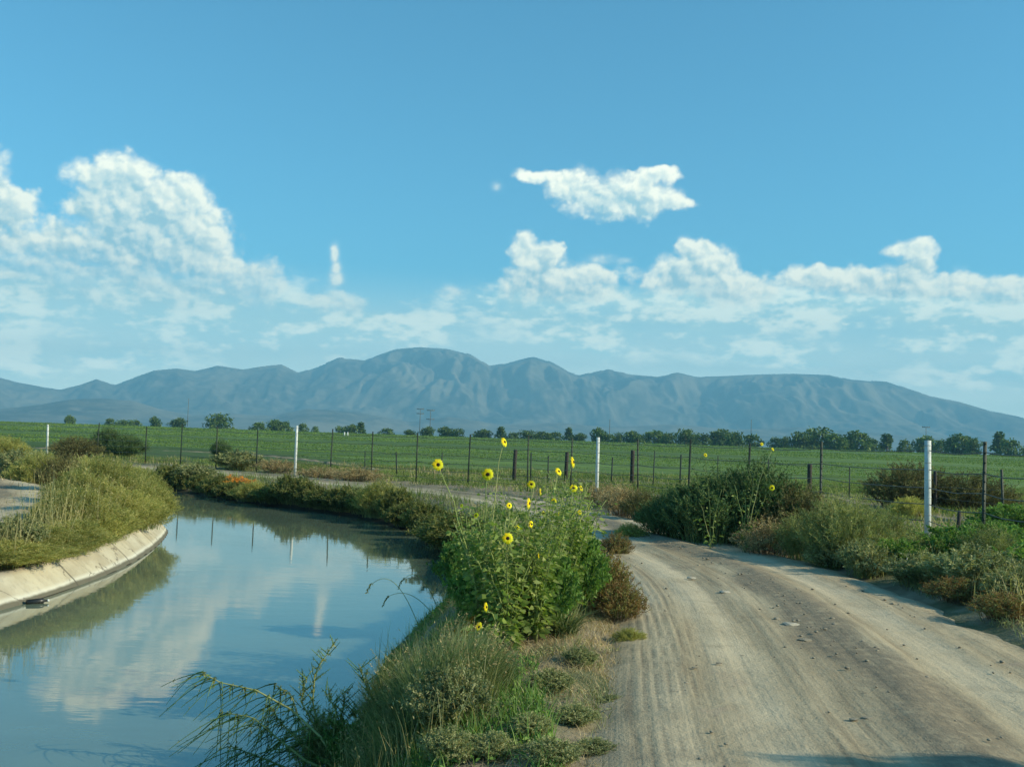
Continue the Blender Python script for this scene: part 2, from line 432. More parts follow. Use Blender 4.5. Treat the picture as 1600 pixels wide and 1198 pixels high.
def base(px, py):
    """ground point seen at a pixel, following the terrain"""
    d = ray(px, py); k = np.geomspace(3.0, 420, 900)
    z = zground(d[0] * k, d[1] * k); below = CAM_Z + d[2] * k < z
    i = int(np.argmax(below)) if below.any() else 899
    a, b_ = k[max(i - 1, 0)], k[i]; k2 = np.linspace(a, b_, 40); z2 = zground(d[0] * k2, d[1] * k2); bl = CAM_Z + d[2] * k2 < z2
    j = int(np.argmax(bl)) if bl.any() else 39
    return np.array([d[0] * k2[j], d[1] * k2[j], z2[j]])

def grid_mesh(xs, ys, zf, name, m, smooth=True, mask=None):
    X, Y = np.meshgrid(xs, ys); Z = zf(X.ravel(), Y.ravel())
    V = np.stack([X.ravel(), Y.ravel(), Z], 1); nx, ny = len(xs), len(ys)
    i = (np.arange(ny - 1)[:, None] * nx + np.arange(nx - 1)[None]).ravel()
    F = np.stack([i, i + 1, i + nx + 1, i + nx], 1)
    if mask is not None:
        c = V[F].mean(1); F = F[mask(c[:, 0], c[:, 1])]
        used = np.unique(F); remap = np.zeros(len(V), np.int64); remap[used] = np.arange(len(used)); V = V[used]; F = remap[F]
    g = Geo(); g.add(V, F); return g.build(name, m, smooth=smooth)

# soil of the ground sheet
m, nt = mat('dry soil'); pos = nt.node('ShaderNodeNewGeometry').outputs['Position']
n1 = nt.noise(pos, .35, 6, .6); n2 = nt.noise(pos, 3.0, 8, .65); n3 = nt.noise(pos, 28, 4, .6)
c = nt.mix(nt.ramp(n2, .3, .7), (.20, .160, .105, 1), (.34, .285, .195, 1))
c = nt.mix(nt.ramp(n1, .46, .62), c, nt.mix(nt.ramp(n2, .3, .7), (.09, .115, .05, 1), (.19, .19, .10, 1)))
c = nt.mix(nt.ramp(n3, .60, .75, 0, .5), c, (.36, .33, .26, 1))
px_, py_, pz_ = nt.sep(pos)
wet = nt.ramp(pz_, -.62, -.84)
c = nt.mix(wet, c, (.045, .040, .028, 1))
far = nt.ramp(py_, 40, 70)
c = nt.mix(far, c, (.075, .12, .045, 1))
hb = nt.math('ADD', nt.math('MULTIPLY', n2, .6), nt.math('MULTIPLY', n3, .4))
M['soil'] = finish(m, nt, pbsdf(nt, c, .95, .1, 0, hb, .8, .05))
def geom(a, b, n): return list(np.geomspace(a, b, n))
xs = np.concatenate([-np.array(geom(24, 14000, 46))[::-1], np.arange(-23.8, 14, .14), geom(14, 14000, 50)])
ys = np.concatenate([-np.array(geom(5, 14000, 26))[::-1], np.arange(-4.8, 30, .13), np.arange(30, 62, .3), geom(62, 10200, 70)])
ground = grid_mesh(xs, ys, lambda x, y: zground(x, y), 'ground', M['soil']); tag(ground, kind='structure')

# ------------------------------------------------------------------ water
m, nt = mat('silty canal water'); pos = nt.node('ShaderNodeNewGeometry').outputs['Position']
sc_ = nt.vec('MULTIPLY', pos, (1.0, 2.6, 1))
rip = nt.noise(sc_, 1.1, 3, .5); rip2 = nt.noise(nt.vec('MULTIPLY', pos, (2.0, 7.0, 1)), 1.6, 2, .5)
band = nt.ramp(nt.noise(pos, .22, 2), .50, .62, .12, 1.0)
h = nt.math('ADD', nt.math('MULTIPLY', rip, .8), nt.math('MULTIPLY', nt.math('MULTIPLY', rip2, band), .35))
c = nt.mix(nt.ramp(nt.noise(pos, .5, 3), .35, .65), (.125, .165, .115, 1), (.15, .19, .13, 1))
b = nt.node('ShaderNodeBsdfPrincipled'); nt.put(b.inputs['Base Color'], c); b.inputs['Roughness'].default_value = .035
b.inputs['IOR'].default_value = 1.6; b.inputs['Specular IOR Level'].default_value = 1.0
bn = nt.node('ShaderNodeBump'); bn.inputs['Strength'].default_value = .10; bn.inputs['Distance'].default_value = .02; nt.put(bn.inputs['Height'], h)
nt.l.new(bn.outputs[0], b.inputs['Normal'])
M['water'] = finish(m, nt, b.outputs[0])
def strip(name, m, A, B, z, nc=6, parent=None, smooth=True):
    A = np.array(A); B = np.array(B); n = len(A); V = []
    for k in range(nc + 1):
        t = k / nc; q = A * (1 - t) + B * t
        zz = z(q[:, 0], q[:, 1], t) if callable(z) else np.full(n, z)
        V.append(np.stack([q[:, 0], q[:, 1], zz], 1))
    V = np.concatenate(V); i = (np.arange(nc)[:, None] * n + np.arange(n - 1)[None]).ravel()
    F = np.stack([i, i + 1, i + n + 1, i + n], 1)
    g = Geo(); g.add(V, F); return g.build(name, m, parent, smooth)
def resample(line, step):
    line = np.array(line); s = np.concatenate([[0], np.cumsum(np.linalg.norm(np.diff(line, axis=0), axis=1))])
    q = np.arange(0, s[-1], step); return np.stack([np.interp(q, s, line[:, 0]), np.interp(q, s, line[:, 1])], 1)
def resample_n(line, n):
    line = np.array(line); s = np.concatenate([[0], np.cumsum(np.linalg.norm(np.diff(line, axis=0), axis=1))])
    q = np.linspace(0, s[-1], n); return np.stack([np.interp(q, s, line[:, 0]), np.interp(q, s, line[:, 1])], 1)
wa = resample_n(offset(LWs, -.35), 240); wb = resample_n(offset(RWs, .35), 240)
water = strip('water', M['water'], wa, wb, WATER, 3, smooth=False); tag(water, kind='structure')

# ------------------------------------------------------------------ concrete lining on the left bank
m, nt = mat('pale canal concrete'); pos = nt.node('ShaderNodeNewGeometry').outputs['Position']
_, _, pz = nt.sep(pos)
n1 = nt.noise(pos, 1.3, 7, .62); n2 = nt.noise(pos, 14, 6, .65); n3 = nt.noise(nt.vec('MULTIPLY', pos, (3, 3, .6)), 2.5, 5, .6)
c = nt.mix(nt.ramp(n1, .3, .7), (.38, .33, .23, 1), (.54, .49, .36, 1))
c = nt.mix(nt.ramp(n3, .52, .7, 0, .5), c, (.34, .30, .23, 1))
c = nt.mix(nt.ramp(n2, .58, .72, 0, .5), c, (.28, .25, .19, 1))
edge = nt.math('ADD', pz, nt.math('MULTIPLY', nt.math('SUBTRACT', n1, .5), .06))
c = nt.mix(nt.ramp(edge, -.70, -.76, 0, .6), c, (.66, .65, .55, 1))            # pale mineral band left by the water
c = nt.mix(nt.ramp(edge, -.755, -.800), c, (.13, .12, .085, 1))                 # wet dark line
c = nt.mix(nt.ramp(edge, -.50, -.42, 0, .8), c, (.30, .24, .17, 1))            # soil washed over the top
al_ = nt.node('ShaderNodeAttribute', attribute_name='along').outputs['Fac']
jt = nt.math('ABSOLUTE', nt.math('SUBTRACT', nt.math('FRACT', nt.math('DIVIDE', nt.math('ADD', al_, nt.math('MULTIPLY', nt.noise(pos, 3, 3), .08)), 3.1)), .5))
c = nt.mix(nt.ramp(jt, .012, .004, 0, .85), c, (.09, .08, .06, 1))
ck = nt.node('ShaderNodeTexVoronoi', feature='DISTANCE_TO_EDGE'); ck.inputs['Scale'].default_value = .55; nt.put(ck.inputs['Vector'], nt.vec('ADD', pos, nt.vec('SCALE', nt.noise(pos, 2.5, 4, out=1))))
c = nt.mix(nt.ramp(ck.outputs['Distance'], .012, .003, 0, .7), c, (.12, .10, .075, 1))
M['concrete'] = finish(m, nt, pbsdf(nt, c, .85, .3, 0, nt.math('ADD', n2, n1), .5, .02))
LL = resample(LWs, .14); LL = LL[(LL[:, 1] > -12) & (LL[:, 1] < 62)]
g = Geo(); prof = [(.30, -1.2), (.04, -.91), (-.02, -.82), (-.07, -.76), (-.22, -.62), (-.38, -.47), (-.42, -.445), (-.54, -.44), (-.56, -.50)]
rows = []
for k, (o, z) in enumerate(prof):
    q = offset(LL, -o * -1.0 if False else o)
    nn = (fbm(q[:, 0] * 1.3, q[:, 1] * 1.3, 4, .5, 12) - .5) * .035
    rows.append(np.stack([q[:, 0], q[:, 1], z + .025 + nn * (1 if k > 1 else 0)], 1))
V = np.concatenate(rows); n = len(LL); i = (np.arange(len(prof) - 1)[:, None] * n + np.arange(n - 1)[None]).ravel()
g.add(V, np.stack([i, i + n, i + n + 1, i + 1], 1)[:, ::-1])
lining = g.build('canal_lining', M['concrete'])
a = lining.data.attributes.new('along', 'FLOAT', 'POINT'); a.data.foreach_set('value', np.tile(np.arange(n) * .14, len(prof)).astype(np.float32))
tag(lining, 'pale weathered concrete lining sloping into the water on the left bank', 'canal lining')

# ------------------------------------------------------------------ dirt road
def road_w(s): return s
m, nt = mat('packed dirt road'); 
uv = nt.node('ShaderNodeAttribute', attribute_name='across').outputs['Vector']    # x = metres across, y = metres along
pos = nt.node('ShaderNodeNewGeometry').outputs['Position']
ux, uy, _ = nt.sep(uv)
st = nt.noise(nt.vec('MULTIPLY', uv, (1.0, .22, 1)), 1.5, 8, .65)
fine_st = nt.noise(nt.vec('MULTIPLY', uv, (6.0, .17, 1)), 2.2, 5, .6)
pt = nt.noise(pos, .9, 6, .6); gr = nt.noise(pos, 40, 4, .7); peb = nt.noise(pos, 9, 5, .65)
c = nt.mix(nt.ramp(st, .30, .70), (.310, .245, .155, 1), (.480, .395, .260, 1))
c = nt.mix(nt.ramp(fine_st, .42, .75, .0, .45), c, (.50, .42, .285, 1))
c = nt.mix(nt.ramp(fine_st, .48, .30, .0, .55), c, (.205, .160, .105, 1))
wob = nt.math('MULTIPLY', nt.math('SUBTRACT', nt.noise(nt.vec('MULTIPLY', uv, (.0, .07, 0)), 1.0, 0), .5), .7)
uw = nt.math('ADD', ux, wob)
def lane(c0, w0): return nt.ramp(nt.math('ABSOLUTE', nt.math('SUBTRACT', uw, c0)), w0, w0 * .35)
lanes = nt.math('MAXIMUM', nt.math('MAXIMUM', lane(-.95, .34), lane(1.05, .36)), nt.math('MULTIPLY', lane(-1.55, .2), .6))
c = nt.mix(nt.math('MULTIPLY', lanes, nt.ramp(pt, .3, .6, .35, .85)), c, (.57, .48, .33, 1))
tmask = nt.math('MULTIPLY', nt.math('MAXIMUM', lane(-1.55, .42), nt.math('MULTIPLY', lane(-.45, .20), .45)), nt.ramp(nt.noise(nt.vec('MULTIPLY', pos, (1, 1, 1)), 1.1, 5, .65), .38, .56))
grv = nt.math('SINE', nt.math('MULTIPLY', uw, 66))
bar = nt.math('SINE', nt.math('ADD', nt.math('MULTIPLY', uy, 62), nt.math('MULTIPLY', nt.noise(pos, 3, 3), 2)))
trd = nt.math('MULTIPLY', nt.math('ADD', nt.math('MULTIPLY', grv, .6), nt.math('MULTIPLY', bar, .16)), tmask)
c = nt.mix(nt.math('MULTIPLY', nt.ramp(trd, 0, -.55), .42), c, (.20, .165, .115, 1))
c = nt.mix(nt.ramp(pt, .56, .68, 0, .45), c, (.22, .18, .125, 1))
c = nt.mix(nt.ramp(pt, .36, .26, 0, .6), c, (.37, .28, .21, 1))
c = nt.mix(nt.ramp(peb, .62, .72, 0, .6), c, (.13, .115, .09, 1))
c = nt.mix(nt.ramp(gr, .60, .75, 0, .45), c, (.48, .46, .38, 1))
# the loose dark windrow of damp earth running along the middle
wr = nt.math('ADD', nt.math('SUBTRACT', ux, .18), nt.math('MULTIPLY', nt.math('SUBTRACT', nt.noise(uv, .35, 4), .5), 1.5))
wr = nt.math('ABSOLUTE', wr)
c = nt.mix(nt.math('MULTIPLY', nt.ramp(wr, .48, .18), nt.ramp(peb, .3, .6, .35, .85)), c, (.205, .170, .120, 1))
hb = nt.math('ADD', nt.math('ADD', nt.math('MULTIPLY', trd, .10), nt.math('MULTIPLY', fine_st, .28)), nt.math('ADD', nt.math('MULTIPLY', gr, .25), nt.math('MULTIPLY', peb, .45)))
M['road'] = finish(m, nt, pbsdf(nt, c, .95, .12, 0, hb, .75, .045))
def make_road(name, centre, half, y0, y1, step, nc, ruts, material, lift=.012):
    L = resample(smooth_line(centre, 1), step); L = L[(L[:, 1] > y0) & (L[:, 1] < y1)]
    n = len(L); s = np.arange(n) * step; rows, att = [], []
    hw = half * (1 - (.30 * sstep(L[:, 1], 20, 27) if ruts else 0))
    for k in range(nc + 1):
        u = -half + 2 * half * k / nc
        uu = u * hw / half + np.sign(u) * (fbm(s * .9, s * 0 + (3 if u > 0 else 9), 5, .6, 8) - .5) * .8 * (abs(u) / half) ** 3
        q = offset(L, uu)
        z = (zground(L[:, 0], L[:, 1]) + .11 if ruts else zground(q[:, 0], q[:, 1])) + lift - (.17 if ruts else .08) * (np.abs(u) / half) ** (5 if ruts else 8)
        if ruts:
            w = (fbm(s * .16, s * 0, 3, .5, 44) - .5) * .5
            for rc, rw, rd in ((-.95, .28, .035), (.85, .30, .04), (-.35, .16, .014), (1.3, .12, .016), (-1.35, .13, .014), (.5, .08, .012)):
                z = z - rd * np.exp(-((u - rc - w) / rw) ** 2)
            z = z + .035 * np.exp(-((u - .15 - w * 1.4) / .22) ** 2) * (.4 + fbm(s * 1.2, s * 0 + u * 3, 3, .5, 6))
            z = z + .012 * (fbm(u * 5 + s * 0, s * .18, 4, .55, 77) - .5) * 2 + .016 * (fbm(u * 1.5 + s * 0, s * 1.6, 4, .6, 78) - .5)
        rows.append(np.stack([q[:, 0], q[:, 1], z], 1)); att.append(np.stack([uu + np.zeros(n), s, np.zeros(n)], 1))
    V = np.concatenate(rows); i = (np.arange(nc)[:, None] * n + np.arange(n - 1)[None]).ravel()
    g = Geo(); g.add(V, np.stack([i, i + n, i + n + 1, i + 1], 1))
    o = g.build(name, material)
    a = o.data.attributes.new('across', 'FLOAT_VECTOR', 'POINT'); a.data.foreach_set('vector', np.concatenate(att).astype(np.float32).ravel())
    return tag(o, kind='structure')
make_road('dirt_road', ROADC, 2.2, -8, 95, .04, 96, True, M['road'])
make_road('dirt_track', TRACKC, 1.75, -6, 70, .12, 24, False, M['road'], .06)
# pale field path just before the crop
FP = [base(px, py)[:2] for px, py in ((-60, 697), (160, 703), (330, 706), (470, 716), (590, 735), (700, 741), (800, 744), (930, 753), (1080, 760), (1250, 768), (1400, 800), (1600, 826))]
FP = smooth_line(FP, 2)
make_road('field_path', FP, .35, 10, 400, .3, 4, False, M['road'], .05)

# ------------------------------------------------------------------ crop field
m, nt = mat('green crop field'); pos = nt.node('ShaderNodeNewGeometry').outputs['Position']
rowv = nt.vec('MULTIPLY', pos, (.006, .10, 0)); n1 = nt.noise(rowv, 1.0, 6, .7)
n2 = nt.noise(nt.vec('MULTIPLY', pos, (.4, 1.2, 1)), .8, 6, .65); n3 = nt.noise(nt.vec('MULTIPLY', pos, (.004, .012, 0)), 1.0, 3, .5)
c = nt.mix(nt.ramp(n1, .35, .65), (.050, .090, .022, 1), (.155, .235, .052, 1))
c = nt.mix(nt.ramp(n2, .35, .7, 0, .4), c, (.125, .205, .062, 1))
c = nt.mix(nt.ramp(n3, .5, .7, 0, .5), c, (.115, .175, .055, 1))
M['field'] = finish(m, nt, pbsdf(nt, c, .8, .2, 0, n2, 1.0, .25))
def zfield(x, y):
    z = zground(x, y) + .12
    yy = y + x * .06
    z += .16 * (fbm(x * .02, yy * .33, 4, .6, 200) - .5) * 2 + .10 * (fbm(x * .5, yy * 1.1, 4, .6, 210) - .5)
    for yc in (74, 84, 97, 113, 133, 158, 192, 235, 290, 360):
        z -= .42 * np.exp(-((yy - yc) / (yc * .011)) ** 2)
    z -= .55 * (1 - sstep(y - np.maximum(fld_front(x) + 2.5, 50), -1, 4))
    return z
def fld_front(x): return np.interp(x, FP[:, 0], FP[:, 1]) if False else np.interp(x, np.sort(FP[:, 0]), FP[np.argsort(FP[:, 0]), 1])
fx = np.arange(-330, 330, 2.2); fy = np.concatenate([np.arange(46, 110, .6), np.geomspace(110, 456, 190)])
field = grid_mesh(fx, fy, zfield, 'crop_field', M['field'], mask=lambda x, y: y > np.maximum(fld_front(x) + 2.5, 50) + 3 * (fbm(x * .3, y * 0, 3, .5, 4) - .5)); tag(field, kind='structure')

# ------------------------------------------------------------------ sky backdrop carrying the clouds
ca = np.arange(-52, 52, .058); ce = np.arange(-.6, 17.6, .058)
CA, CE = np.meshgrid(ca.astype(np.float32), ce.astype(np.float32))
ac, sh, as_, ss, veil = clouds(CA, CE)
al, ccol = cloud_mix(ac, sh, as_, ss, veil, CE)
al = al * sstep(52 - np.abs(CA), 0, 6)
RS = 30000.0
a_, e_ = np.radians(CA).ravel(), np.radians(CE).ravel()
V = np.stack([RS * np.sin(a_) * np.cos(e_), RS * np.cos(a_) * np.cos(e_), RS * np.sin(e_) + CAM_Z], 1)
nx, ny = len(ca), len(ce); i = (np.arange(ny - 1)[:, None] * nx + np.arange(nx - 1)[None]).ravel()
m, nt = mat('clouds in the sky')
av = nt.node('ShaderNodeAttribute', attribute_name='cloud')
em = nt.node('ShaderNodeEmission'); nt.l.new(av.outputs['Color'], em.inputs[0]); em.inputs[1].default_value = 1.0
tr = nt.node('ShaderNodeBsdfTransparent'); mx = nt.node('ShaderNodeMixShader')
nt.l.new(av.outputs['Alpha'], mx.inputs[0]); nt.l.new(tr.outputs[0], mx.inputs[1]); nt.l.new(em.outputs[0], mx.inputs[2])
M['clouds'] = finish(m, nt, mx.outputs[0])
try: m.cycles.emission_sampling = 'NONE'
except Exception: pass
g = Geo(); g.add(V, np.stack([i, i + 1, i + nx + 1, i + nx], 1)); sky_o = g.build('sky', M['clouds'])
a = sky_o.data.attributes.new('cloud', 'FLOAT_COLOR', 'POINT')
a.data.foreach_set('color', np.concatenate([ccol.reshape(-1, 3), al.reshape(-1, 1)], 1).astype(np.float32).ravel())
tag(sky_o, kind='structure')

# ------------------------------------------------------------------ mountains
PROF = [(-500,640),(-300,622),(-150,610),(-60,592),(0,590),(30,598),(75,606),(95,608),(125,600),(150,591),(180,601),(210,590),(240,580),(275,577),(305,581),(340,573),(380,580),(410,575),(440,571),(465,582),(490,575),(530,558),
        (570,562),(590,553),(620,543),(655,540),(700,543),(735,552),(765,571),(790,567),(830,556),(860,565),(890,582),(905,586),(950,575),(985,582),(1030,586),(1058,580),(1090,587),(1140,585),(1190,583),(1240,582),(1295,584),
        (1330,592),(1385,596),(1420,608),(1450,618),(1500,628),(1540,640),(1600,652),(1700,672),(1850,700),(2100,722)]
PA = np.array([azel(*p)[0] for p in PROF]); PE = np.array([math.tan(R(azel(*p)[1])) for p in PROF])
def mountain(name, A0, A1, nA, r0, rc, r1, nr, prof_a, prof_t, seed, mtl, gully=1.0):
    A = np.linspace(A0, A1, nA); rr = np.concatenate([np.linspace(r0, rc, nr), np.linspace(rc, r1, nr // 4 + 2)[1:]])
    AA, RR = np.meshgrid(A, rr)
    ct = np.interp(AA, prof_a, prof_t)
    rcl = rc * (1 + .05 * (fbm(AA * .12, AA * 0, 3, .5, seed) - .5) * 2)
    t = np.clip((RR - r0) / (rcl - r0), 0, 1)
    crestH = ct * rc
    X = RR * np.sin(np.radians(AA)); Y = RR * np.cos(np.radians(AA))
    wx = (fbm(X / 900, Y / 900, 4, .5, seed + 5) - .5) * 700
    rid = 1 - np.abs(2 * fbm((X + wx) / 620, (Y + wx) / 1700, 4, .5, seed + 9) - 1) * 2.2
    rid2 = 1 - np.abs(2 * fbm((X + wx * .6) / 210, (Y) / 520, 4, .55, seed + 15) - 1) * 2.2
    low = fbm(X / 1500, Y / 1500, 4, .5, seed + 22)
    shape = t ** (1.55 + 1.1 * (low - .5) * 2)
    w = np.sin(np.clip(t, 0, 1) * pi) ** .7
    h = crestH * shape * (1 + w * (.42 * rid + .20 * rid2) * gully * .75)
    cap = crestH * (RR / rc) * .97
    h = np.where(t < .985, np.minimum(h, cap * (1 - .06 * (1 - t))), crestH)
    h = h + 22 * (fbm(X / 150, Y / 150, 4, .6, seed + 30) - .5) * np.clip(t * 4, 0, 1) * (t < .97)
    back = np.clip((RR - rcl) / (r1 - rcl), 0, 1)
    h = h * (1 - back ** 1.2) 
    fade = sstep(AA, A0, A0 + 3) * sstep(-AA, -A1, -A1 + 3)
    Z = 4.5 + h * fade - 3 * (back > .98)
    V = np.stack([X.ravel(), Y.ravel(), Z.ravel()], 1)
    n = nA; i = (np.arange(len(rr) - 1)[:, None] * n + np.arange(n - 1)[None]).ravel()
    g = Geo(); g.add(V, np.stack([i, i + 1, i + n + 1, i + n], 1))
    return tag(g.build(name, mtl), kind='structure')
m, nt = mat('desert mountain rock'); pos = nt.node('ShaderNodeNewGeometry').outputs['Position']
n1 = nt.noise(pos, .0022, 8, .6); n2 = nt.noise(pos, .012, 6, .6)
c = nt.mix(nt.ramp(n1, .35, .65), (.060, .058, .040, 1), (.22, .185, .125, 1))
c = nt.mix(nt.ramp(n2, .45, .7, 0, .6), c, (.28, .24, .18, 1))
M['rock'] = finish(m, nt, pbsdf(nt, c, .95, .1))
mountain('mountains', -42, 40, 900, 5600, 8000, 9600, 120, PA, PE, 300, M['rock'], 1.15)
FPR = [(-500,650),(-200,646),(0,640),(60,634),(110,626),(160,624),(210,628),(250,640),(300,650),(360,646),(420,650),(480,640),(560,646),(640,660),(700,652),(780,664),(860,660),(950,668),(1050,664),(1150,672),(1250,668),(1350,676),(1450,684),(1600,694),(1800,712)]
FA = np.array([azel(*p)[0] for p in FPR]); FE = np.array([math.tan(R(azel(*p)[1])) for p in FPR])
mountain('foothills', -42, 38, 600, 4300, 5500, 6100, 60, FA, np.maximum(FE, .0008), 350, M['rock'], .8)

# ------------------------------------------------------------------ haze
m, nt = mat('thin blue haze')
pv = nt.node('ShaderNodeVolumePrincipled'); pv.inputs['Color'].default_value = (.29, .72, 1.0, 1); pv.inputs['Density'].default_value = .00019
o_ = nt.node('ShaderNodeOutputMaterial'); nt.l.new(pv.outputs[0], o_.inputs['Volume'])
M['haze'] = m
hx, hy0, hy1, hz0, hz1 = 14900, -14900, 10300, -3.2, 830
HV = [(-hx, hy0, hz0), (hx, hy0, hz0), (hx, hy1, hz0), (-hx, hy1, hz0), (-hx, hy0, hz1), (hx, hy0, hz1), (hx, hy1, hz1), (-hx, hy1, hz1)]
g = Geo(); g.add(HV, [[3, 2, 1, 0], [4, 5, 6, 7], [0, 1, 5, 4], [1, 2, 6, 5], [2, 3, 7, 6], [3, 0, 4, 7]])
haze = g.build('haze', M['haze'], smooth=False); tag(haze, kind='stuff', label='thin blue haze lying over the plain in front of the mountains', cat='haze')

# ------------------------------------------------------------------ far trees, poles
def crown_geo(rng, h, r, shape, nclump, nleaf, lsize):
    g = Geo(); cs = []
    for k in range(nclump):
        t = rng.uniform(0, 1); a = rng.uniform(0, 2 * pi)
        if shape == 'round': rad = r * math.sqrt(max(0, 1 - (2 * t - 1) ** 2)) * rng.uniform(.3, 1.0)
        elif shape == 'tall': rad = r * (1 - t * .8) * rng.uniform(.1, 1)
        else: rad = r * (1 - t * .4) * rng.uniform(.2, 1.1)
        cs.append((rad * cos(a), rad * sin(a), h * (.04 + .90 * t), r * rng.uniform(.16, .34)))
    for (x, y, z, q) in cs:
        n = nleaf; d = unit(rng.normal(0, 1, (n, 3))); d[:, 2] *= .75
        P = np.array([x, y, z]) + d * q * rng.uniform(.5, 1.15, (n, 1))
        leaves(g, P, d + rng.normal(0, .6, (n, 3)), lsize * rng.uniform(.6, 1.4, n), lsize * .9, rng, tint=np.clip(rng.normal(.5, .25) + rng.normal(0, .15, n), 0, 1))
    return g, cs
def tree_template(seed, shape, h, r, nclump=60, nleaf=30, ls=.85):
    rng = np.random.default_rng(seed); root = empty('broadleaf_tree')
    g, cs = crown_geo(rng, h, r, shape, nclump, nleaf, ls); g.build('crown', M['tree_crown'], root)
    t = Geo(); tube(t, [(0, 0, -.3), (.1, 0, h * .25), (.15, .1, h * .6)], [h * .035, h * .026, h * .012])
    for c in cs[:7]: tube(t, [(.12, .05, h * (.18 + rng.uniform(0, .2))), (c[0] * .6, c[1] * .6, c[2] * .8), c[:3]], [h * .014, h * .01, h * .004], 4)
    t.build('trunk', M['bark'], root); return root
def copy_tree(o, parent=None):
    c = o.copy(); COL.objects.link(c)
    if parent is not None: c.parent = parent
    for ch in list(o.children): copy_tree(ch, c)
    return c
TT = [tree_template(1, 'round', 8, 5.0), tree_template(2, 'wide', 7, 6.0, 44), tree_template(3, 'tall', 10, 3.0, 30), tree_template(4, 'round', 7, 4.2, 30)]
TDIM = [(8, 5.3), (7, 6.8), (10, 3.2), (7, 4.5)]
TL = [(108,647,7,0),(172,652,7,3),(192,654,12,1),(209,654,9,3),(241,650,8,0),(278,651,12,0),(341,645,20,1),(407,657,13,3),(432,653,15,0),(448,655,9,3),(474,660,7,3),(492,664,5,3),(533,664,11,1),(549,662,10,0),(563,657,8,2),
      (603,667,10,3),(640,669,9,0),(668,666,11,0),(697,665,13,0),(715,669,12,1),(755,668,13,0),(783,664,10,2),(800,675,11,3),(825,672,16,1),(850,673,14,0),(870,674,10,3),(889,665,9,2),(906,675,11,0),(935,665,11,0),(952,676,10,3),(967,676,9,1),
      (988,670,13,0),(1022,670,17,0),(1045,676,12,1),(1072,668,19,1),(1095,674,13,3),(1125,668,20,0),(1150,672,16,1),(1178,678,13,3),(1210,682,9,3),(1226,681,9,0),(1250,674,18,1),(1278,667,26,1),(1303,673,16,0),(1320,679,10,3),(1340,672,18,0),(1362,683,9,3),
      (1386,675,13,2),(1415,684,10,3),(1445,680,16,0),(1471,685,10,3),(1500,672,18,0),(1521,682,12,1),(1562,669,14,2),(1580,684,14,3),(1620,690,16,0)]
SHP = ['rounded', 'broad low', 'narrow upright', 'small bushy']
rngt = np.random.default_rng(5)
LAND = [(73, 'the leftmost white post'), (341, 'the biggest lone tree'), (462, 'the second white post'), (657, 'the pair of utility poles'), (787, 'the topmost sunflower'), (933, 'the middle white post'),
        (1072, 'the big dark roadside bush'), (1174, 'the thin right pole'), (1278, 'the widest crown in the line'), (1450, 'the nearest white post'), (1536, 'the rightmost steel post')]
usedt = [False] * 4
for k, (px, py, hw, ty) in enumerate(TL):
    D = 462 + rngt.uniform(0, 60)
    xg = atD(px, 680, D)[0]; zb = (FIELD_Y1 - FIELD_Y0) * FIELD_S - 1.2
    top = atD(px, py, D)[2]; H = max(top - zb, 2.2); Wd = hw / FPX * D
    root = TT[ty] if not usedt[ty] else copy_tree(TT[ty]); usedt[ty] = True
    root.location = (xg, D, zb); root.rotation_euler = (0, 0, rngt.uniform(0, 6.28))
    root.scale = (Wd / TDIM[ty][1] * 1.25, Wd / TDIM[ty][1] * 1.25, H / TDIM[ty][0] * rngt.uniform(.82, .95))
    lx, ln = min(LAND, key=lambda q: abs(q[0] - px)); d = px - lx
    rel = 'straight above' if abs(d) < 9 else ('just left of' if -45 < d < 0 else 'just right of' if 0 < d < 45 else 'well left of' if d < 0 else 'well right of')
    if ln.startswith('the biggest') and abs(d) < 9: lb = 'broad dark tree standing alone, biggest on the left of the field edge'
    elif ln.startswith('the widest') and abs(d) < 9: lb = 'widest green crown in the tree line beyond the field, right of centre'
    else: lb = '%s tree %s %s, %dth in line' % (SHP[ty], rel, ln.replace('the ', ''), k + 1)
    tag(root, lb, 'tree', 'trees along the far edge of the green field')
def far_pole(px, ytop, ybase, D, arms, label):
    root = empty('utility_pole'); xg, _, zt = atD(px, ytop, D); zb = atD(px, ybase, D)[2] - 1
    root.location = (xg, D, zb); H = zt - zb
    g = Geo(); tube(g, [(0, 0, 0), (0, 0, H)], [.17, .12], 8); g.build('pole', M['pole'], root)
    for a in arms:
        g = Geo(); z = H - a; w = 2.0
        V = [(-w, -.14, z), (w, -.14, z), (w, .14, z), (-w, .14, z), (-w, -.14, z + .3), (w, -.14, z + .3), (w, .14, z + .3), (-w, .14, z + .3)]
        g.add(V, [[3, 2, 1, 0], [4, 5, 6, 7], [0, 1, 5, 4], [1, 2, 6, 5], [2, 3, 7, 6], [3, 0, 4, 7]])
        for xx in (-1.8, -.9, .9, 1.8): tube(g, [(xx, 0, z + .3), (xx, 0, z + .7)], [.1, .07], 5)
        g.build('crossarm', M['pole'], root, smooth=False)
    return tag(root, label, 'utility pole', 'utility poles behind the field')
far_pole(657, 638, 672, 560, [.5, 3], 'left pole of the pair with crossarms in front of the mountains')
far_pole(673, 640, 674, 520, [.5, 5], 'right, nearer pole of the pair with crossarms before the mountains')
far_pole(953, 655, 690, 520, [], 'thin pole rising from the trees right of the middle white post')
far_pole(1174, 655, 698, 520, [], 'thin pole rising above the big dark roadside bush')
far_pole(1447, 666, 706, 520, [.6], 'thin pole directly behind the nearest white post')
far_pole(295, 622, 664, 620, [], 'faint thin pole left of the biggest lone tree')

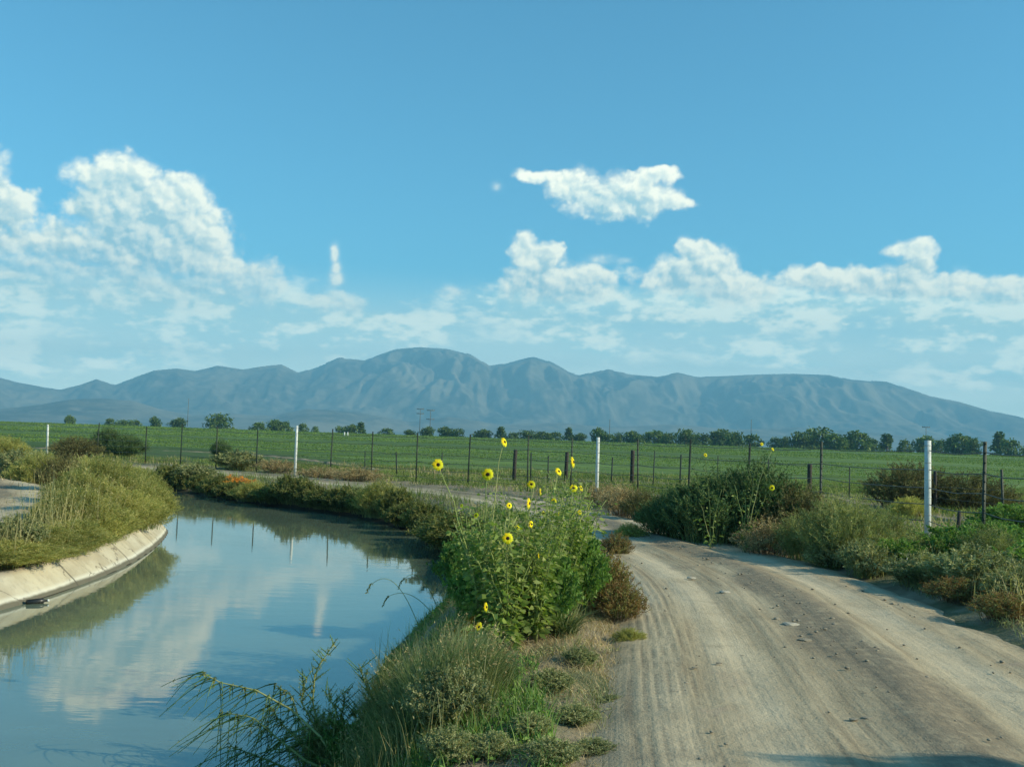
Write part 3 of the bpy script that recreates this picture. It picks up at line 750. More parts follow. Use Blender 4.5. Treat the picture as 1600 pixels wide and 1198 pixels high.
# ------------------------------------------------------------------ fences
def box(g, c, s):
    x, y, z = c; a, b, d = s
    V = [(x - a, y - b, z - d), (x + a, y - b, z - d), (x + a, y + b, z - d), (x - a, y + b, z - d), (x - a, y - b, z + d), (x + a, y - b, z + d), (x + a, y + b, z + d), (x - a, y + b, z + d)]
    g.add(V, [[3, 2, 1, 0], [4, 5, 6, 7], [0, 1, 5, 4], [1, 2, 6, 5], [2, 3, 7, 6], [3, 0, 4, 7]])
WHITE = [(73, 663, 712), (462, 665, 742), (933, 683, 775), (1450, 688, 860)]
fence = empty('wire_fence', (0, 0, 0)); tag(fence, 'barbed wire fence of green steel posts and tall white posts along the road', 'fence')
# the fence line on the ground, through the white posts; other posts are set along it
FL = [base(-330, 690), base(-120, 701), base(73, 712), base(250, 724), base(462, 742), base(700, 757), base(933, 776), base(1120, 800), base(1281, 826), base(1450, 860), base(1536, 884), base(1700, 930)]
FL = np.array([p[:2] for p in FL])
FLs = smooth_line(FL, 3)
def on_line(px, line):
    best = None
    for a, b in zip(line[:-1], line[1:]):
        for t in np.linspace(0, 1, 12):
            q = a + (b - a) * t; d = np.array([q[0], q[1], 0 - CAM_Z]); 
            x = 800 + FPX * (d @ rt) / (d @ fwd)
            if best is None or abs(x - px) < best[0]: best = (abs(x - px), q)
    return best[1]
posts = []
rngf = np.random.default_rng(3)
def tpost(q, h, lean=(0, 0)):
    z = gz(*q); g = Geo()
    box(g, (0, 0, h / 2 - .15), (.019, .004, h / 2 + .15)); box(g, (0, .016, h / 2 - .15), (.004, .016, h / 2 + .15))
    for k in range(int(h / .16)): box(g, (0, -.007, .15 + k * .16), (.007, .004, .012))
    o = g.build('steel_post', M['tpost'], fence, smooth=False, loc=(q[0], q[1], z)); o.rotation_euler = (lean[0], lean[1], rngf.uniform(-.5, .5)); o.scale = (1.5, 1.5, 1)
for (px, yt, yb) in WHITE:
    q = on_line(px, FLs); z = gz(*q); h = atD(px, yt, q[1])[2] - z
    g = Geo(); tube(g, [(0, 0, -.3), (0, 0, h * .5), (0, 0, h)], [.062, .062, .060], 14)
    for k in range(6): tube(g, [(0, 0, .35 + k * (h - .45) / 5), (0, 0, .365 + k * (h - .45) / 5)], [.066, .066], 14, .9)
    g.build('white_post', M['white_paint'], fence, loc=(q[0], q[1], z)).rotation_euler = (rngf.normal(0, .008), rngf.normal(0, .010), 0); posts.append((px, q))
TP = [-300, -200, -110, -20, 150, 227, 282, 337, 400, 515, 580, 650, 731, 823, 921 - 30, 996, 1074, 1168, 1281, 1536, 1660]
for px in TP:
    q = on_line(px, FLs); tpost(q, 2.08 + rngf.uniform(-.05, .06), (rngf.normal(0, .012), rngf.normal(0, .012))); posts.append((px, q))
posts.sort(key=lambda t: t[0])
for zz in (.28, .58, .90, 1.22, 1.56, 1.92):
    g = Geo()
    pts = []
    for (pa, a), (pb, b) in zip(posts[:-1], posts[1:]):
        L = np.linalg.norm(b - a)
        for t in (0, .25, .5, .75):
            q = a + (b - a) * t; pts.append((q[0], q[1] - .03, gz(*q) * .3 + zz - .05 * 4 * t * (1 - t) + rngf.normal(0, .004)))
        nb = int(L / .14)
    tube(g, pts, .0085, 4)
    # barbs
    P = np.array(pts)
    for a, b in zip(P[:-1], P[1:]):
        if a[1] < 26:
            L = np.linalg.norm(b - a)
            for k in range(int(L / .14)):
                c = a + (b - a) * (k * .14 / L); d = unit(rngf.normal(0, 1, 3)) * .016; tube(g, [c - d, c + d], .0022, 3, cap=False)
    g.build('wire', M['wire'], fence)
# older wooden fence nearer the crop
back = empty('old_field_fence'); tag(back, 'old fence of short dark wooden posts and steel posts before the crop', 'fence')
BP = [(570, 704, 742, 's'), (620, 706, 744, 's'), (690, 706, 746, 's'), (803, 702, 750, 'w'), (829, 707, 750, 's'), (856, 712, 752, 's'), (884, 706, 752, 'w'), (955, 714, 757, 's'), (987, 703, 760, 'w'), (1020, 704, 762, 's'), (1062, 710, 764, 's'),
      (1120, 712, 768, 's'), (1200, 716, 772, 's'), (1265, 724, 776, 'w'), (1327, 730, 778, 's'), (1394, 728, 786, 's'), (1462, 736, 800, 'r'), (1568, 733, 818, 's')]
bq = []
for (px, yt, yb, ty) in BP:
    p = base(px, yb); h = atD(px, yt, p[1])[2] - p[2]; h = min(max(h, .9), 2.2); g = Geo()
    if ty == 's': box(g, (0, 0, h / 2 - .1), (.028, .02, h / 2 + .1)); o = g.build('steel_post', M['tpost'], back, smooth=False, loc=p)
    else:
        r = .10 if ty == 'w' else .06
        tube(g, [(0, 0, -.2), (.01, .01, h * .5), (.03, 0, h * .97), (.03, 0, h)], [r, r * .92, r * .95, r * .7], 9)
        o = g.build('wooden_post', M['old_wood'], back, loc=p)
    o.rotation_euler = (rngf.normal(0, .02), rngf.normal(0, .03), rngf.uniform(0, 3)); bq.append((p, h))
for f in (.35, .62, .9):
    g = Geo(); tube(g, [(p[0], p[1] - .05, p[2] + min(h, 1.5) * f) for p, h in bq], .0055, 4); g.build('wire', M['wire'], back)
# short stake near the right fence
p = base(1497, 862); st_ = Geo(); tube(st_, [(0, 0, -.2), (0, .01, .40), (.02, 0, .80)], [.04, .042, .036], 8)
o = st_.build('wooden_stake', M['old_wood'], loc=p); tag(o, 'short dark wooden stake between the nearest white post and the rightmost steel post', 'stake')
for px, py, lb in ((538, 681, 'left one of two tiny white marker stakes at the field edge'), (543, 681, 'right one of two tiny white marker stakes at the field edge')):
    q = atD(px, py, 300); z = gz(q[0], q[1]); g = Geo(); tube(g, [(0, 0, -.2), (0, 0, 1.2), (0, 0, 1.25)], [.22, .2, .1], 8)
    o = g.build('white_marker', M['white_paint'], loc=(q[0], q[1], z)); tag(o, lb, 'marker stake')

# ------------------------------------------------------------------ vegetation builders
def shrub_parts(rng, h, r, nstem, per, ll, lw, upright=.6, leafy=.06, bend=.5, brush=2):
    """curved stems from one root, side twigs, small leaves along both"""
    st, lf = Geo(), Geo(); P, D, T = [], [], []
    for k in range(nstem):
        a = rng.uniform(0, 2 * pi); out = r * math.sqrt(rng.uniform(0, 1)); hh = h * (1 - .55 * (out / r) ** 2) * rng.uniform(.75, 1.08)
        n = 7; tt = np.linspace(0, 1, n); ex = 1 + upright
        st0 = rng.uniform(.25, .7)
        pts = np.stack([cos(a) * out * (st0 + (1 - st0) * tt ** ex), sin(a) * out * (st0 + (1 - st0) * tt ** ex), hh * (tt * (1 + bend) - bend * tt ** 2)], 1) + rng.normal(0, .012 * h, (n, 3)) * tt[:, None]
        tube(st, pts, np.linspace(.007, .0018, n) * max(h, .5), 3, rng.uniform(0, 1), cap=False)
        tone = np.clip(rng.normal(.5, .22), 0, 1)
        lines = [pts[1:]]
        for b in range(brush):
            i = rng.integers(2, n - 1); dr = unit((pts[i] - pts[i - 1])[None])[0] + rng.normal(0, .65, 3); dr[2] = abs(dr[2]) * .7 + .15
            e = pts[i] + unit(dr[None])[0] * h * rng.uniform(.14, .32); q = np.array([pts[i], (pts[i] + e) / 2 + rng.normal(0, .01, 3), e])
            tube(st, q, [.0028 * max(h, .5), .0022 * max(h, .5), .001], 3, tone, cap=False); lines.append(q)
        for q in lines:
            m_ = per if len(q) > 3 else max(3, per // 2)
            u = rng.uniform(leafy if len(q) > 3 else 0, 1, m_) * (len(q) - 1); i = np.minimum(u.astype(int), len(q) - 2); f = (u - i)[:, None]
            p = q[i] * (1 - f) + q[i + 1] * f; d = unit(q[i + 1] - q[i]) * .8 + rng.normal(0, .75, (m_, 3)); d[:, 2] += .25
            P.append(p); D.append(d); T.append(np.clip(tone + rng.normal(0, .18, m_), 0, 1))
    P = np.concatenate(P); D = np.concatenate(D); T = np.concatenate(T); n = len(P)
    leaves(lf, P, D, ll * rng.uniform(.55, 1.35, n), lw * rng.uniform(.6, 1.3, n), rng, T, droop=.12)
    return st, lf
def shrub_template(name, seed, fm, sm='stem', **k):
    st, lf = shrub_parts(np.random.default_rng(seed), **k)
    return name, st.mesh('stems', M[sm]), lf.mesh('foliage', M[fm])
def place_shrub(tpl, loc, h, r, label, cat='shrub', group=None, rz=None):
    """h and r scale a template built one metre high and one metre in radius"""
    name, a, b = tpl; root = empty(name, loc, rngf.uniform(0, 6.28) if rz is None else rz, (r, r, h))
    for nm, me in (('stems', a), ('foliage', b)):
        o = bpy.data.objects.new(nm, me); COL.objects.link(o); o.parent = root
    return tag(root, label, cat, group)
T = {}
T['dark'] = shrub_template('bushy_shrub', 21, 'dark_bush', h=1, r=1, nstem=330, per=52, ll=.048, lw=.013, brush=4, upright=.2)
T['sage'] = shrub_template('sage_shrub', 22, 'sage', h=1, r=1, nstem=170, per=46, ll=.07, lw=.028, brush=3)
T['wisp'] = shrub_template('wispy_shrub', 23, 'wisp', h=1, r=1, nstem=190, per=34, ll=.075, lw=.010, brush=3, upright=.8, bend=.3)
T['green'] = shrub_template('leafy_weed', 24, 'green', h=1, r=1, nstem=150, per=40, ll=.085, lw=.035, brush=2)
T['dry'] = shrub_template('dry_weed', 25, 'dry', 'twig', h=1, r=1, nstem=130, per=26, ll=.07, lw=.014, brush=4)
T['russet'] = shrub_template('russet_weed', 26, 'russet', 'twig', h=1, r=1, nstem=170, per=36, ll=.06, lw=.022, brush=3)
T['mesq'] = shrub_template('thorn_bush', 27, 'mesquite', 'twig', h=1, r=1, nstem=240, per=50, ll=.04, lw=.014, brush=4, upright=.1)
T['orange'] = shrub_template('orange_weed', 28, 'orange', 'twig', h=1, r=1, nstem=90, per=40, ll=.09, lw=.03, brush=2)
T['yg'] = shrub_template('yellow_green_weed', 29, 'ygreen', h=1, r=1, nstem=260, per=40, ll=.095, lw=.011, brush=3, upright=1.0, bend=.25)
T['bank'] = shrub_template('bank_weed', 30, 'bank', h=1, r=1, nstem=190, per=44, ll=.10, lw=.035, brush=3, upright=.2)
SH = [  # template, base px, base py, height, radius, label
 ('dark', 1112, 853, 1.38, 1.25, 'big dark blue green bush at the road bend, darkest of the roadside bushes'),
 ('dark', 1180, 850, 1.55, 1.25, 'tall dark bush behind right of the big bush, with a pale stalk through it'),
 ('dark', 1050, 845, 1.0, .8, 'small dark bush leaning out from the left foot of the big roadside bush'),
 ('mesq', 1240, 852, 1.15, .95, 'brownish green bush right of the two big dark bushes by the road'),
 ('dry', 1200, 872, .72, .70, 'pale dry weed with orange leaves at the foot of the tall dark bush'),
 ('orange', 1176, 856, .48, .32, 'small orange yellow weed glowing among the dry stems by the road'),
 ('wisp', 1316, 882, 1.15, .9, 'wispy grey green bush midway between the big bush and nearest white post'),
 ('wisp', 1262, 878, .85, .75, 'low wispy olive bush just left of the grey green one'),
 ('sage', 1352, 902, .55, .50, 'round pale sage bush at the road edge left of the bleached branch'),
 ('sage', 1298, 888, .40, .50, 'small grey sage tuft at the road edge, left of the pale sage bush'),
 ('green', 1405, 890, .50, .60, 'fresh green weed behind the bleached branch'),
 ('wisp', 1372, 868, .9, .75, 'low olive weed left of the nearest white post foot'),
 ('sage', 1450, 916, .46, .65, 'pale sage weed in front of the nearest white post'),
 ('green', 1492, 892, .72, .8, 'green weed around the short wooden stake'),
 ('sage', 1530, 925, .60, .75, 'pale sage weed in front of the rightmost steel post'),
 ('green', 1562, 886, .75, .95, 'green weed right of the rightmost steel post'),
 ('sage', 1592, 948, .46, .52, 'pale sage weed cut by the right picture edge, near the road'),
 ('wisp', 1436, 884, .50, .5, 'tall wispy weed hiding the foot of the nearest white post, left side'),
 ('wisp', 1470, 880, .52, .5, 'tall wispy weed at the foot of the nearest white post, right side'),
 ('wisp', 1545, 900, .75, .6, 'wispy weed at the foot of the rightmost steel post'),
 ('russet', 1495, 940, .30, .45, 'low russet weed at the road edge below the wooden stake'),
 ('russet', 1570, 968, .30, .45, 'low russet weed lowest at the right picture edge'),
 ('green', 1640, 930, .75, .8, 'green weed just outside the right picture edge'),
 ('mesq', 1425, 796, 1.55, 1.75, 'wide brown green thorn bush beyond the fence, left of the nearest white post'),
 ('mesq', 1512, 800, 1.30, 1.8, 'wide brown green thorn bush beyond the fence, between nearest white and last steel post'),
 ('yg', 1420, 812, .62, .7, 'yellow green weed at the foot of the thorn bush beyond the fence'),
 ('green', 1586, 838, .80, 1.1, 'bright green weed beyond the fence at the right picture edge'),
 ('green', 1545, 852, .55, .9, 'low bright green weed beyond the fence behind the rightmost steel post'),
 ('dry', 975, 806, .85, .75, 'brown dry bush left of the bend, behind the sunflowers'),
 ('mesq', 1003, 812, .75, .6, 'brown thorny bush between the dry bush and the big dark bush'),
 ('dry', 944, 792, .70, .8, 'brown dry bush at the foot of the middle white post'),
 ('yg', 985, 846, .36, .38, 'small yellow green weed on the inner side of the road bend'),
 ('russet', 962, 872, .42, .34, 'small brown green weed at the left road edge near the bend'),
 ('russet', 938, 948, .62, .42, 'reddish brown weed right of the sunflower clump foot'),
 ('russet', 968, 972, .42, .34, 'lower reddish brown weed at the left road edge beside the sunflowers'),
 ('yg', 985, 1008, .16, .20, 'flat yellow green tuft on the left road edge below the reddish weeds'),
 ('dark', 345, 716, 1.20, .8, 'small dark bush behind the far bank, left of the second white post'),
 ('sage', 372, 734, .95, 1.5, 'wide grey bush on the far bank behind the orange weeds'),
 ('sage', 305, 752, .80, 1.1, 'grey green bush at the far bank just right of the left bank weeds'),
 ('dry', 560, 752, .62, 1.5, 'low dry brown bush on the far side right of the second white post'),
 ('dry', 500, 748, .55, 1.3, 'low dry bush at the foot of the second white post'),
 ('dry', 432, 738, .65, 1.2, 'low dry bush just left of the second white post'),
 ('orange', 380, 762, .42, .75, 'orange weeds trailing over the far bank above the water, right patch'),
 ('orange', 358, 758, .42, .6, 'orange weeds trailing over the far bank above the water, left patch'),
 ('dark', 168, 712, 1.75, 1.3, 'dark bush rising behind the left bank weeds, nearest the field'),
 ('dark', 200, 716, 1.4, 1.3, 'second dark bush behind the left bank weeds, right of the tallest one'),
 ('mesq', 118, 716, 1.25, 1.6, 'brownish bush right of the leftmost white post'),
 ('sage', 28, 738, 1.15, 1.4, 'grey sage bush at the left picture edge beyond the track'),
 ('sage', 62, 742, 1.15, 1.1, 'grey sage bush beside the end of the left track'),
 ('sage', -20, 726, 1.3, 1.6, 'grey sage bush cut by the left picture edge'),
 ('yg', 10, 722, 1.3, 1.4, 'yellow green bush left of the leftmost white post'),
 ('mesq', 96, 768, 1.10, .80, 'dark grey green bush at the left end of the bank weeds beside the track'),
 ('sage', 20, 866, .62, .60, 'grey green weed at the left picture edge above the concrete lining'),
 ('mesq', 8, 872, .40, .5, 'dark tuft at the left picture edge on top of the concrete lining'),
]
for (t, px, py, h, r, lb) in SH: place_shrub(T[t], base(px, py), h, r, lb)
# weeds overhanging the far bank
FB = [(268, 768, .75), (292, 774, .6), (318, 778, .55), (345, 782, .6), (372, 786, .5), (400, 790, .55), (432, 793, .5), (462, 797, .75), (488, 797, .6), (515, 800, .5), (545, 806, .62), (575, 810, .60), (600, 814, .85), (622, 820, .72), (645, 828, .50), (668, 836, .62), (690, 846, .5), (705, 862, .5), (716, 884, .55), (722, 908, .55)]
RWo = offset(RWs, .30)
def on_line2(px):
    L = resample(RWo[(RWo[:, 1] > 14) & (RWo[:, 1] < 60)], .15)
    d = np.stack([L[:, 0], L[:, 1], np.full(len(L), WATER - CAM_Z)], 1); x = 800 + FPX * (d @ rt) / (d @ fwd)
    k = np.where((np.abs(x - px) < 6))[0]; k = k if len(k) else [np.argmin(np.abs(x - px))]
    return L[k[-1]]
for k, (px, py, h) in enumerate(FB):
    q_ = on_line2(px); p = np.array([q_[0], q_[1], gz(*q_)]); lt = 'yg' if k in (5, 12) else 'bank'
    place_shrub(T[lt], p, h * 1.35, .66 + .45 * rngf.random(), '%s weed hanging over the far water edge, %s' % ('yellow green' if lt == 'yg' else 'dark green', ('number %d from the left' % (k + 1))), 'weed', 'weeds along the far water edge')
# tall weeds of the left bank: one clump beside the other
LBW = [(6, 862, .42), (40, 858, .40), (84, 846, .42), (118, 812, 1.0), (150, 822, .85), (150, 800, 1.1), (185, 806, 1.0), (215, 806, .8), (182, 784, 1.25), (214, 784, 1.15), (236, 792, .85), (240, 778, 1.05), (120, 786, 1.1), (150, 772, 1.35), (200, 764, 1.4), (232, 764, 1.2), (112, 806, .8), (170, 752, 1.45), (215, 752, 1.35), (60, 846, .55), (110, 840, .6)]
for k, (px, py, h) in enumerate(LBW):
    place_shrub(T['yg'], base(px, py + 20), h * .88, .78 + .25 * rngf.random(), 'yellow green weed clump on the left bank above the concrete, number %d from the left' % (sorted(LBW).index((px, py, h)) + 1), 'weed', 'tall weeds on the left bank')

LWo = offset(LWs, -.62); LWo = resample(LWo[(LWo[:, 1] > 12) & (LWo[:, 1] < 60)], .1)
dv = np.stack([LWo[:, 0], LWo[:, 1], np.full(len(LWo), -.2 - CAM_Z)], 1); lx_ = 800 + FPX * (dv @ rt) / (dv @ fwd)
kk = 0
for (yy_, h, r_) in ((14.2, .30, .35), (15.4, .34, .4), (16.6, .42, .45), (18.0, .5, .5), (19.2, .55, .55), (20.4, .62, .6), (21.6, .62, .6), (22.8, .75, .65), (24.0, .8, .7), (25.2, .9, .7), (26.6, 1.0, .8), (28.2, 1.15, .9), (30.4, 1.3, 1.0), (33, 1.3, 1.1), (36, 1.3, 1.2)):
    q = LWo[np.argmin(np.abs(LWo[:, 1] - yy_))]; kk += 1
    place_shrub(T['yg'], (q[0] - (.15 if yy_ < 19 else 0), q[1], gz(*q)), h, r_, 'yellow green weed hanging over the top of the concrete lining, %dth from the near end' % kk, 'weed', 'weeds along the top of the concrete lining')
# ---- ground cover
def stalks(name, m, n, keep, box, h0, h1, label, w=.010, seed=5):
    r = np.random.default_rng(seed); P = scatter(n, *box, keep, r); g = Geo()
    blades(g, P, r.uniform(h0, h1, len(P)), w, r.uniform(.05, .45, len(P)), r, 3)
    k = r.uniform(0, 1, len(P)) < .45; Q = P[k]; L = r.uniform(h0, h1, len(Q))
    for j in range(5):
        leaves(g, Q + np.stack([r.normal(0, .03, len(Q)), r.normal(0, .03, len(Q)), L * r.uniform(.35, 1.0, len(Q))], 1), r.normal(0, .5, (len(Q), 3)) + [0, 0, 1], w * 6, w * 1.2, r)
    return tag(g.build(name, m), label, 'grass', kind='stuff')
def scatter(n, x0, x1, y0, y1, keep, rng):
    x = rng.uniform(x0, x1, n); y = rng.uniform(y0, y1, n); k = keep(x, y); x, y = x[k], y[k]
    return np.stack([x, y, zground(x, y)], 1)
rg = np.random.default_rng(91)
def dens(x, y, lo, hi, sc=.9, seed=60): return rg.uniform(0, 1, x.shape) < sstep(fbm(x * sc, y * sc, 4, .55, seed), lo, hi)
def verge(x, y): return (~inside_poly(x, y, CANAL)) & (seg_dist(x, y, ROADC) > 1.95)
inR = lambda x, y: inside_poly(x, y, CANAL)
stalks('feather_grass', M['straw_green'], 42000, lambda x, y: (~inR(x, y)) & (seg_dist(x, y, LWs) > .5) & (seg_dist(x, y, LWs) < .9 + (y - 12) * .16) & (seg_dist(x, y, TRACKC) > 2.0) & (seg_dist(x, y, LWs) < 1.0 + (y - 12) * .12) & dens(x, y, .30, .55, .9, 501), (-22, -6, 12, 42), .45, 1.30, 'tall pale feathery grass standing through the left bank weeds', .011, 5)
stalks('roadside_grass', M['straw_green'], 26000, lambda x, y: (seg_dist(x, y, ROADC) > 2.3) & (seg_dist(x, y, ROADC) < 6.5) & (x > 2.5) & dens(x, y, .42, .6, .8, 503), (3, 16, 7, 30), .22, .62, 'tall pale grass standing among the roadside bushes on the right', .009, 6)
stalks('bank_stalks', M['wisp'], 30000, lambda x, y: (~inR(x, y)) & (seg_dist(x, y, RWs) > .1) & (seg_dist(x, y, RWs) < 1.5) & dens(x, y, .40, .58, .9, 505), (-34, 2, 17, 56), .25, .80, 'tall grass stems along the far water edge', .014, 7)
stalks('clump_stalks', M['straw_green'], 5200, lambda x, y: verge(x, y) & (seg_dist(x, y, RWs) < 1.15) & dens(x, y, .46, .64, 1.2, 507), (-2.4, 1.4, 6.5, 13), .25, .62, 'pale grass stems along the near canal edge', .006, 8)
# dry matted grass between canal and road
near_v = lambda x, y: verge(x, y) & (seg_dist(x, y, RWs) < 3.2) & (x > -3)
g = Geo(); P = scatter(90000, -2.4, 2.6, 3.2, 20, lambda x, y: near_v(x, y) & dens(x, y, .38, .60), rg)
blades(g, P, rg.uniform(.04, .13, len(P)), .0035, rg.uniform(.6, 1.7, len(P)), rg, 3); o = g.build('dry_grass', M['dry']); tag(o, 'matted dry straw coloured grass between the canal and the road', 'grass', kind='stuff')
g = Geo(); P = scatter(70000, -2.4, 2.4, 3.2, 24, lambda x, y: near_v(x, y) & dens(x, y, .48, .64, .8, 64), rg)
blades(g, P, rg.uniform(.05, .17, len(P)), .006, rg.uniform(.3, 1.0, len(P)), rg, 2)
Q = P[rg.uniform(0, 1, len(P)) < .5]; leaves(g, Q + [0, 0, .04], rg.normal(0, 1, (len(Q), 3)) * [1, 1, .4] + [0, 0, .5], .035, .014, rg); o = g.build('low_weeds', M['sage']); tag(o, 'low grey green weeds on the verge between the canal and the road', 'weeds', kind='stuff')
g = Geo(); P = scatter(42000, -2.6, 1.9, 3.0, 15.5, lambda x, y: near_v(x, y) & (seg_dist(x, y, RWs) < 1.5) & dens(x, y, .40, .62, 1.2, 66), rg)
blades(g, P, rg.uniform(.06, .24, len(P)), .008, rg.uniform(.2, .8, len(P)), rg, 3); leaves(g, P + [0, 0, .05], rg.normal(0, 1, (len(P), 3)) * [1, 1, .5] + [0, 0, .5], .05, .022, rg)
o = g.build('green_weeds', M['green']); tag(o, 'fresh green low weeds along the near canal edge', 'weeds', kind='stuff')
# left bank grass between the weed clumps
g = Geo(); P = scatter(90000, -15, -6.5, 10, 40, lambda x, y: (~inside_poly(x, y, CANAL)) & (seg_dist(x, y, LWs) > .65) & (seg_dist(x, y, LWs) < 4.5) & (seg_dist(x, y, TRACKC) > 1.75) & dens(x, y, .30, .5), rg)
blades(g, P, rg.uniform(.10, .42, len(P)), .008, rg.uniform(.1, .9, len(P)), rg, 3); o = g.build('bank_grass', M['ygreen']); tag(o, 'tall yellow green grass filling the left bank between weed clumps', 'grass', kind='stuff')
g = Geo(); P = scatter(120000, -34, 3, 19, 56, lambda x, y: (~inside_poly(x, y, CANAL)) & (seg_dist(x, y, RWs) > .3) & (seg_dist(x, y, RWs) < 2.6) & (seg_dist(x, y, ROADC) > 1.45) & dens(x, y, .30, .5, .8, 95), rg)
blades(g, P, rg.uniform(.10, .42, len(P)), .016, rg.uniform(.2, .9, len(P)), rg, 2); o = g.build('far_bank_grass', M['rough_weed']); tag(o, 'green grass on the far bank between the water and the road', 'grass', kind='stuff')
g = Geo(); P = scatter(60000, -40, 5, 20, 60, lambda x, y: (~inside_poly(x, y, CANAL)) & (seg_dist(x, y, ROADC) > .9) & (seg_dist(x, y, ROADC) < 2.9) & dens(x, y, .48, .62, .6, 97), rg)
blades(g, P, rg.uniform(.06, .22, len(P)), .014, rg.uniform(.4, 1.2, len(P)), rg, 2); o = g.build('road_edge_grass', M['dry']); tag(o, 'dry grass creeping over the far road edges', 'grass', kind='stuff')
# right verge beyond the road
rightv = lambda x, y: (seg_dist(x, y, ROADC) > 2.15) & (x > 2.5)
g = Geo(); P = scatter(90000, 3, 16, 5, 30, lambda x, y: rightv(x, y) & (seg_dist(x, y, ROADC) < 6) & dens(x, y, .40, .58, .7, 71), rg)
blades(g, P, rg.uniform(.06, .26, len(P)), .007, rg.uniform(.3, 1.1, len(P)), rg, 2); Q = P[::2]; leaves(g, Q + [0, 0, .07], rg.normal(0, 1, (len(Q), 3)) * [1, 1, .4] + [0, 0, .6], .05, .018, rg)
o = g.build('roadside_weeds', M['sage']); tag(o, 'low grey green weeds along the right side of the road', 'weeds', kind='stuff')
# rough ground beyond the fence up to the crop
def beyond(x, y):
    fy = np.interp(x, FLs[:, 0], FLs[:, 1]) if False else np.interp(x, FLs[np.argsort(FLs[:, 0]), 0], FLs[np.argsort(FLs[:, 0]), 1])
    return (y > fy - 1.5) & (seg_dist(x, y, ROADC) > 2.2) & (seg_dist(x, y, FP) > .5)
g = Geo(); P = scatter(150000, -30, 34, 16, 64, lambda x, y: beyond(x, y) & dens(x, y, .34, .52, .35, 81), rg)
blades(g, P, rg.uniform(.12, .42, len(P)), .020, rg.uniform(.2, .8, len(P)), rg, 2); Q = P[::2]; leaves(g, Q + [0, 0, .12], rg.normal(0, 1, (len(Q), 3)) * [1, 1, .4] + [0, 0, .6], .11, .05, rg)
o = g.build('field_weeds', M['rough_weed']); tag(o, 'green weeds covering the rough ground between the fence and the crop', 'weeds', kind='stuff')
g = Geo(); P = scatter(60000, -40, 34, 16, 66, lambda x, y: (beyond(x, y) | ((seg_dist(x, y, RWs) > .5) & (y > 30) & (x < 0))) & (~inside_poly(x, y, CANAL)) & (seg_dist(x, y, ROADC) > 2.1) & dens(x, y, .50, .62, .5, 85), rg)
blades(g, P, rg.uniform(.12, .45, len(P)), .016, rg.uniform(.2, .8, len(P)), rg, 2); o = g.build('straw_grass', M['dry']); tag(o, 'dry straw tufts along the fence beyond the canal', 'grass', kind='stuff')
# crop leaves giving the near part of the field a broken surface
g = Geo(); n = 240000; y = 52 + 400 * rg.uniform(0, 1, n) ** 2.2; x = rg.uniform(-.62, .62, n) * y
k = (y > np.maximum(fld_front(x) + 3, 51)) & (fbm(x * .006 + y * 0, (y + x * .06) * .10 * (90 / (60 + y * .35)), 4, .6, 402) > .44); x, y = x[k], y[k]; z = zfield(x, y); P = np.stack([x, y, z], 1)
L = .075 * (.6 + y / 60); leaves(g, P, rg.normal(0, 1, (len(P), 3)) * [1, 1, .3] + [0, 0, .9], L, L * .5, rg); o = g.build('crop_plants', M['crop']); tag(o, 'low green crop plants covering the near part of the field', 'crops', kind='stuff')

# ------------------------------------------------------------------ wild sunflowers
def flower_meshes(seed):
    r = np.random.default_rng(seed); pt, dc = Geo(), Geo(); n = 17
    for ring, (L0, tl) in enumerate(((.052, .0), (.048, .012))):
        for k in range(n):
            a = 2 * pi * (k + ring * .5) / n + r.normal(0, .06); L = L0 * r.uniform(.85, 1.12); w = .0095
            c, s_ = cos(a), sin(a); u = np.array([c, s_, 0]); v = np.array([-s_, c, 0]); b0 = .016
            pr = [(b0, .4, 0), (b0 + L * .35, 1.0, .004), (b0 + L * .75, .8, -.002), (b0 + L, .08, -.012)]; V = []
            for (d, ww, z) in pr: V += [u * d - v * w * ww + [0, 0, z - tl * .4 + r.normal(0, .002)], u * d + v * w * ww + [0, 0, z - tl * .4 + r.normal(0, .002)]]
            pt.add(V, [[0, 1, 3, 2], [2, 3, 5, 4], [4, 5, 7, 6]], r.uniform(0, 1))
    m = 10; V = [(0, 0, .013)]
    for rr, z in ((.010, .0125), (.017, .009), (.021, .001), (.018, -.006)):
        for k in range(m): V.append((rr * cos(2 * pi * k / m), rr * sin(2 * pi * k / m), z))
    F = [[0, 1 + k, 1 + (k + 1) % m, -1] for k in range(m)] + [[1 + j * m + k, 1 + (j + 1) * m + k, 1 + (j + 1) * m + (k + 1) % m, 1 + j * m + (k + 1) % m] for j in range(3) for k in range(m)]
    dc.add(V, F)
    se = Geo()
    for k in range(12):
        a = 2 * pi * k / 12; leaves(se, np.array([[.008 * cos(a), .008 * sin(a), -.008]]), np.array([[cos(a), sin(a), -.1]]), .028, .010, r)
    return pt.mesh('petals', M['petal']), dc.mesh('flower_disc', M['disc']), se.mesh('sepals', M['sun_leaf'])
FM = flower_meshes(2)
def add_flower(root, p, face, s=1.0):
    q = Vector(face).normalized().to_track_quat('Z', 'Y')
    o = bpy.data.objects.new('flower_head', FM[1]); COL.objects.link(o); o.parent = root
    o.rotation_mode = 'QUATERNION'; o.rotation_quaternion = q; o.location = p; o.scale = (s, s, s)
    for nm, me in (('petals', FM[0]), ('sepals', FM[2])):
        c = bpy.data.objects.new(nm, me); COL.objects.link(c); c.parent = o
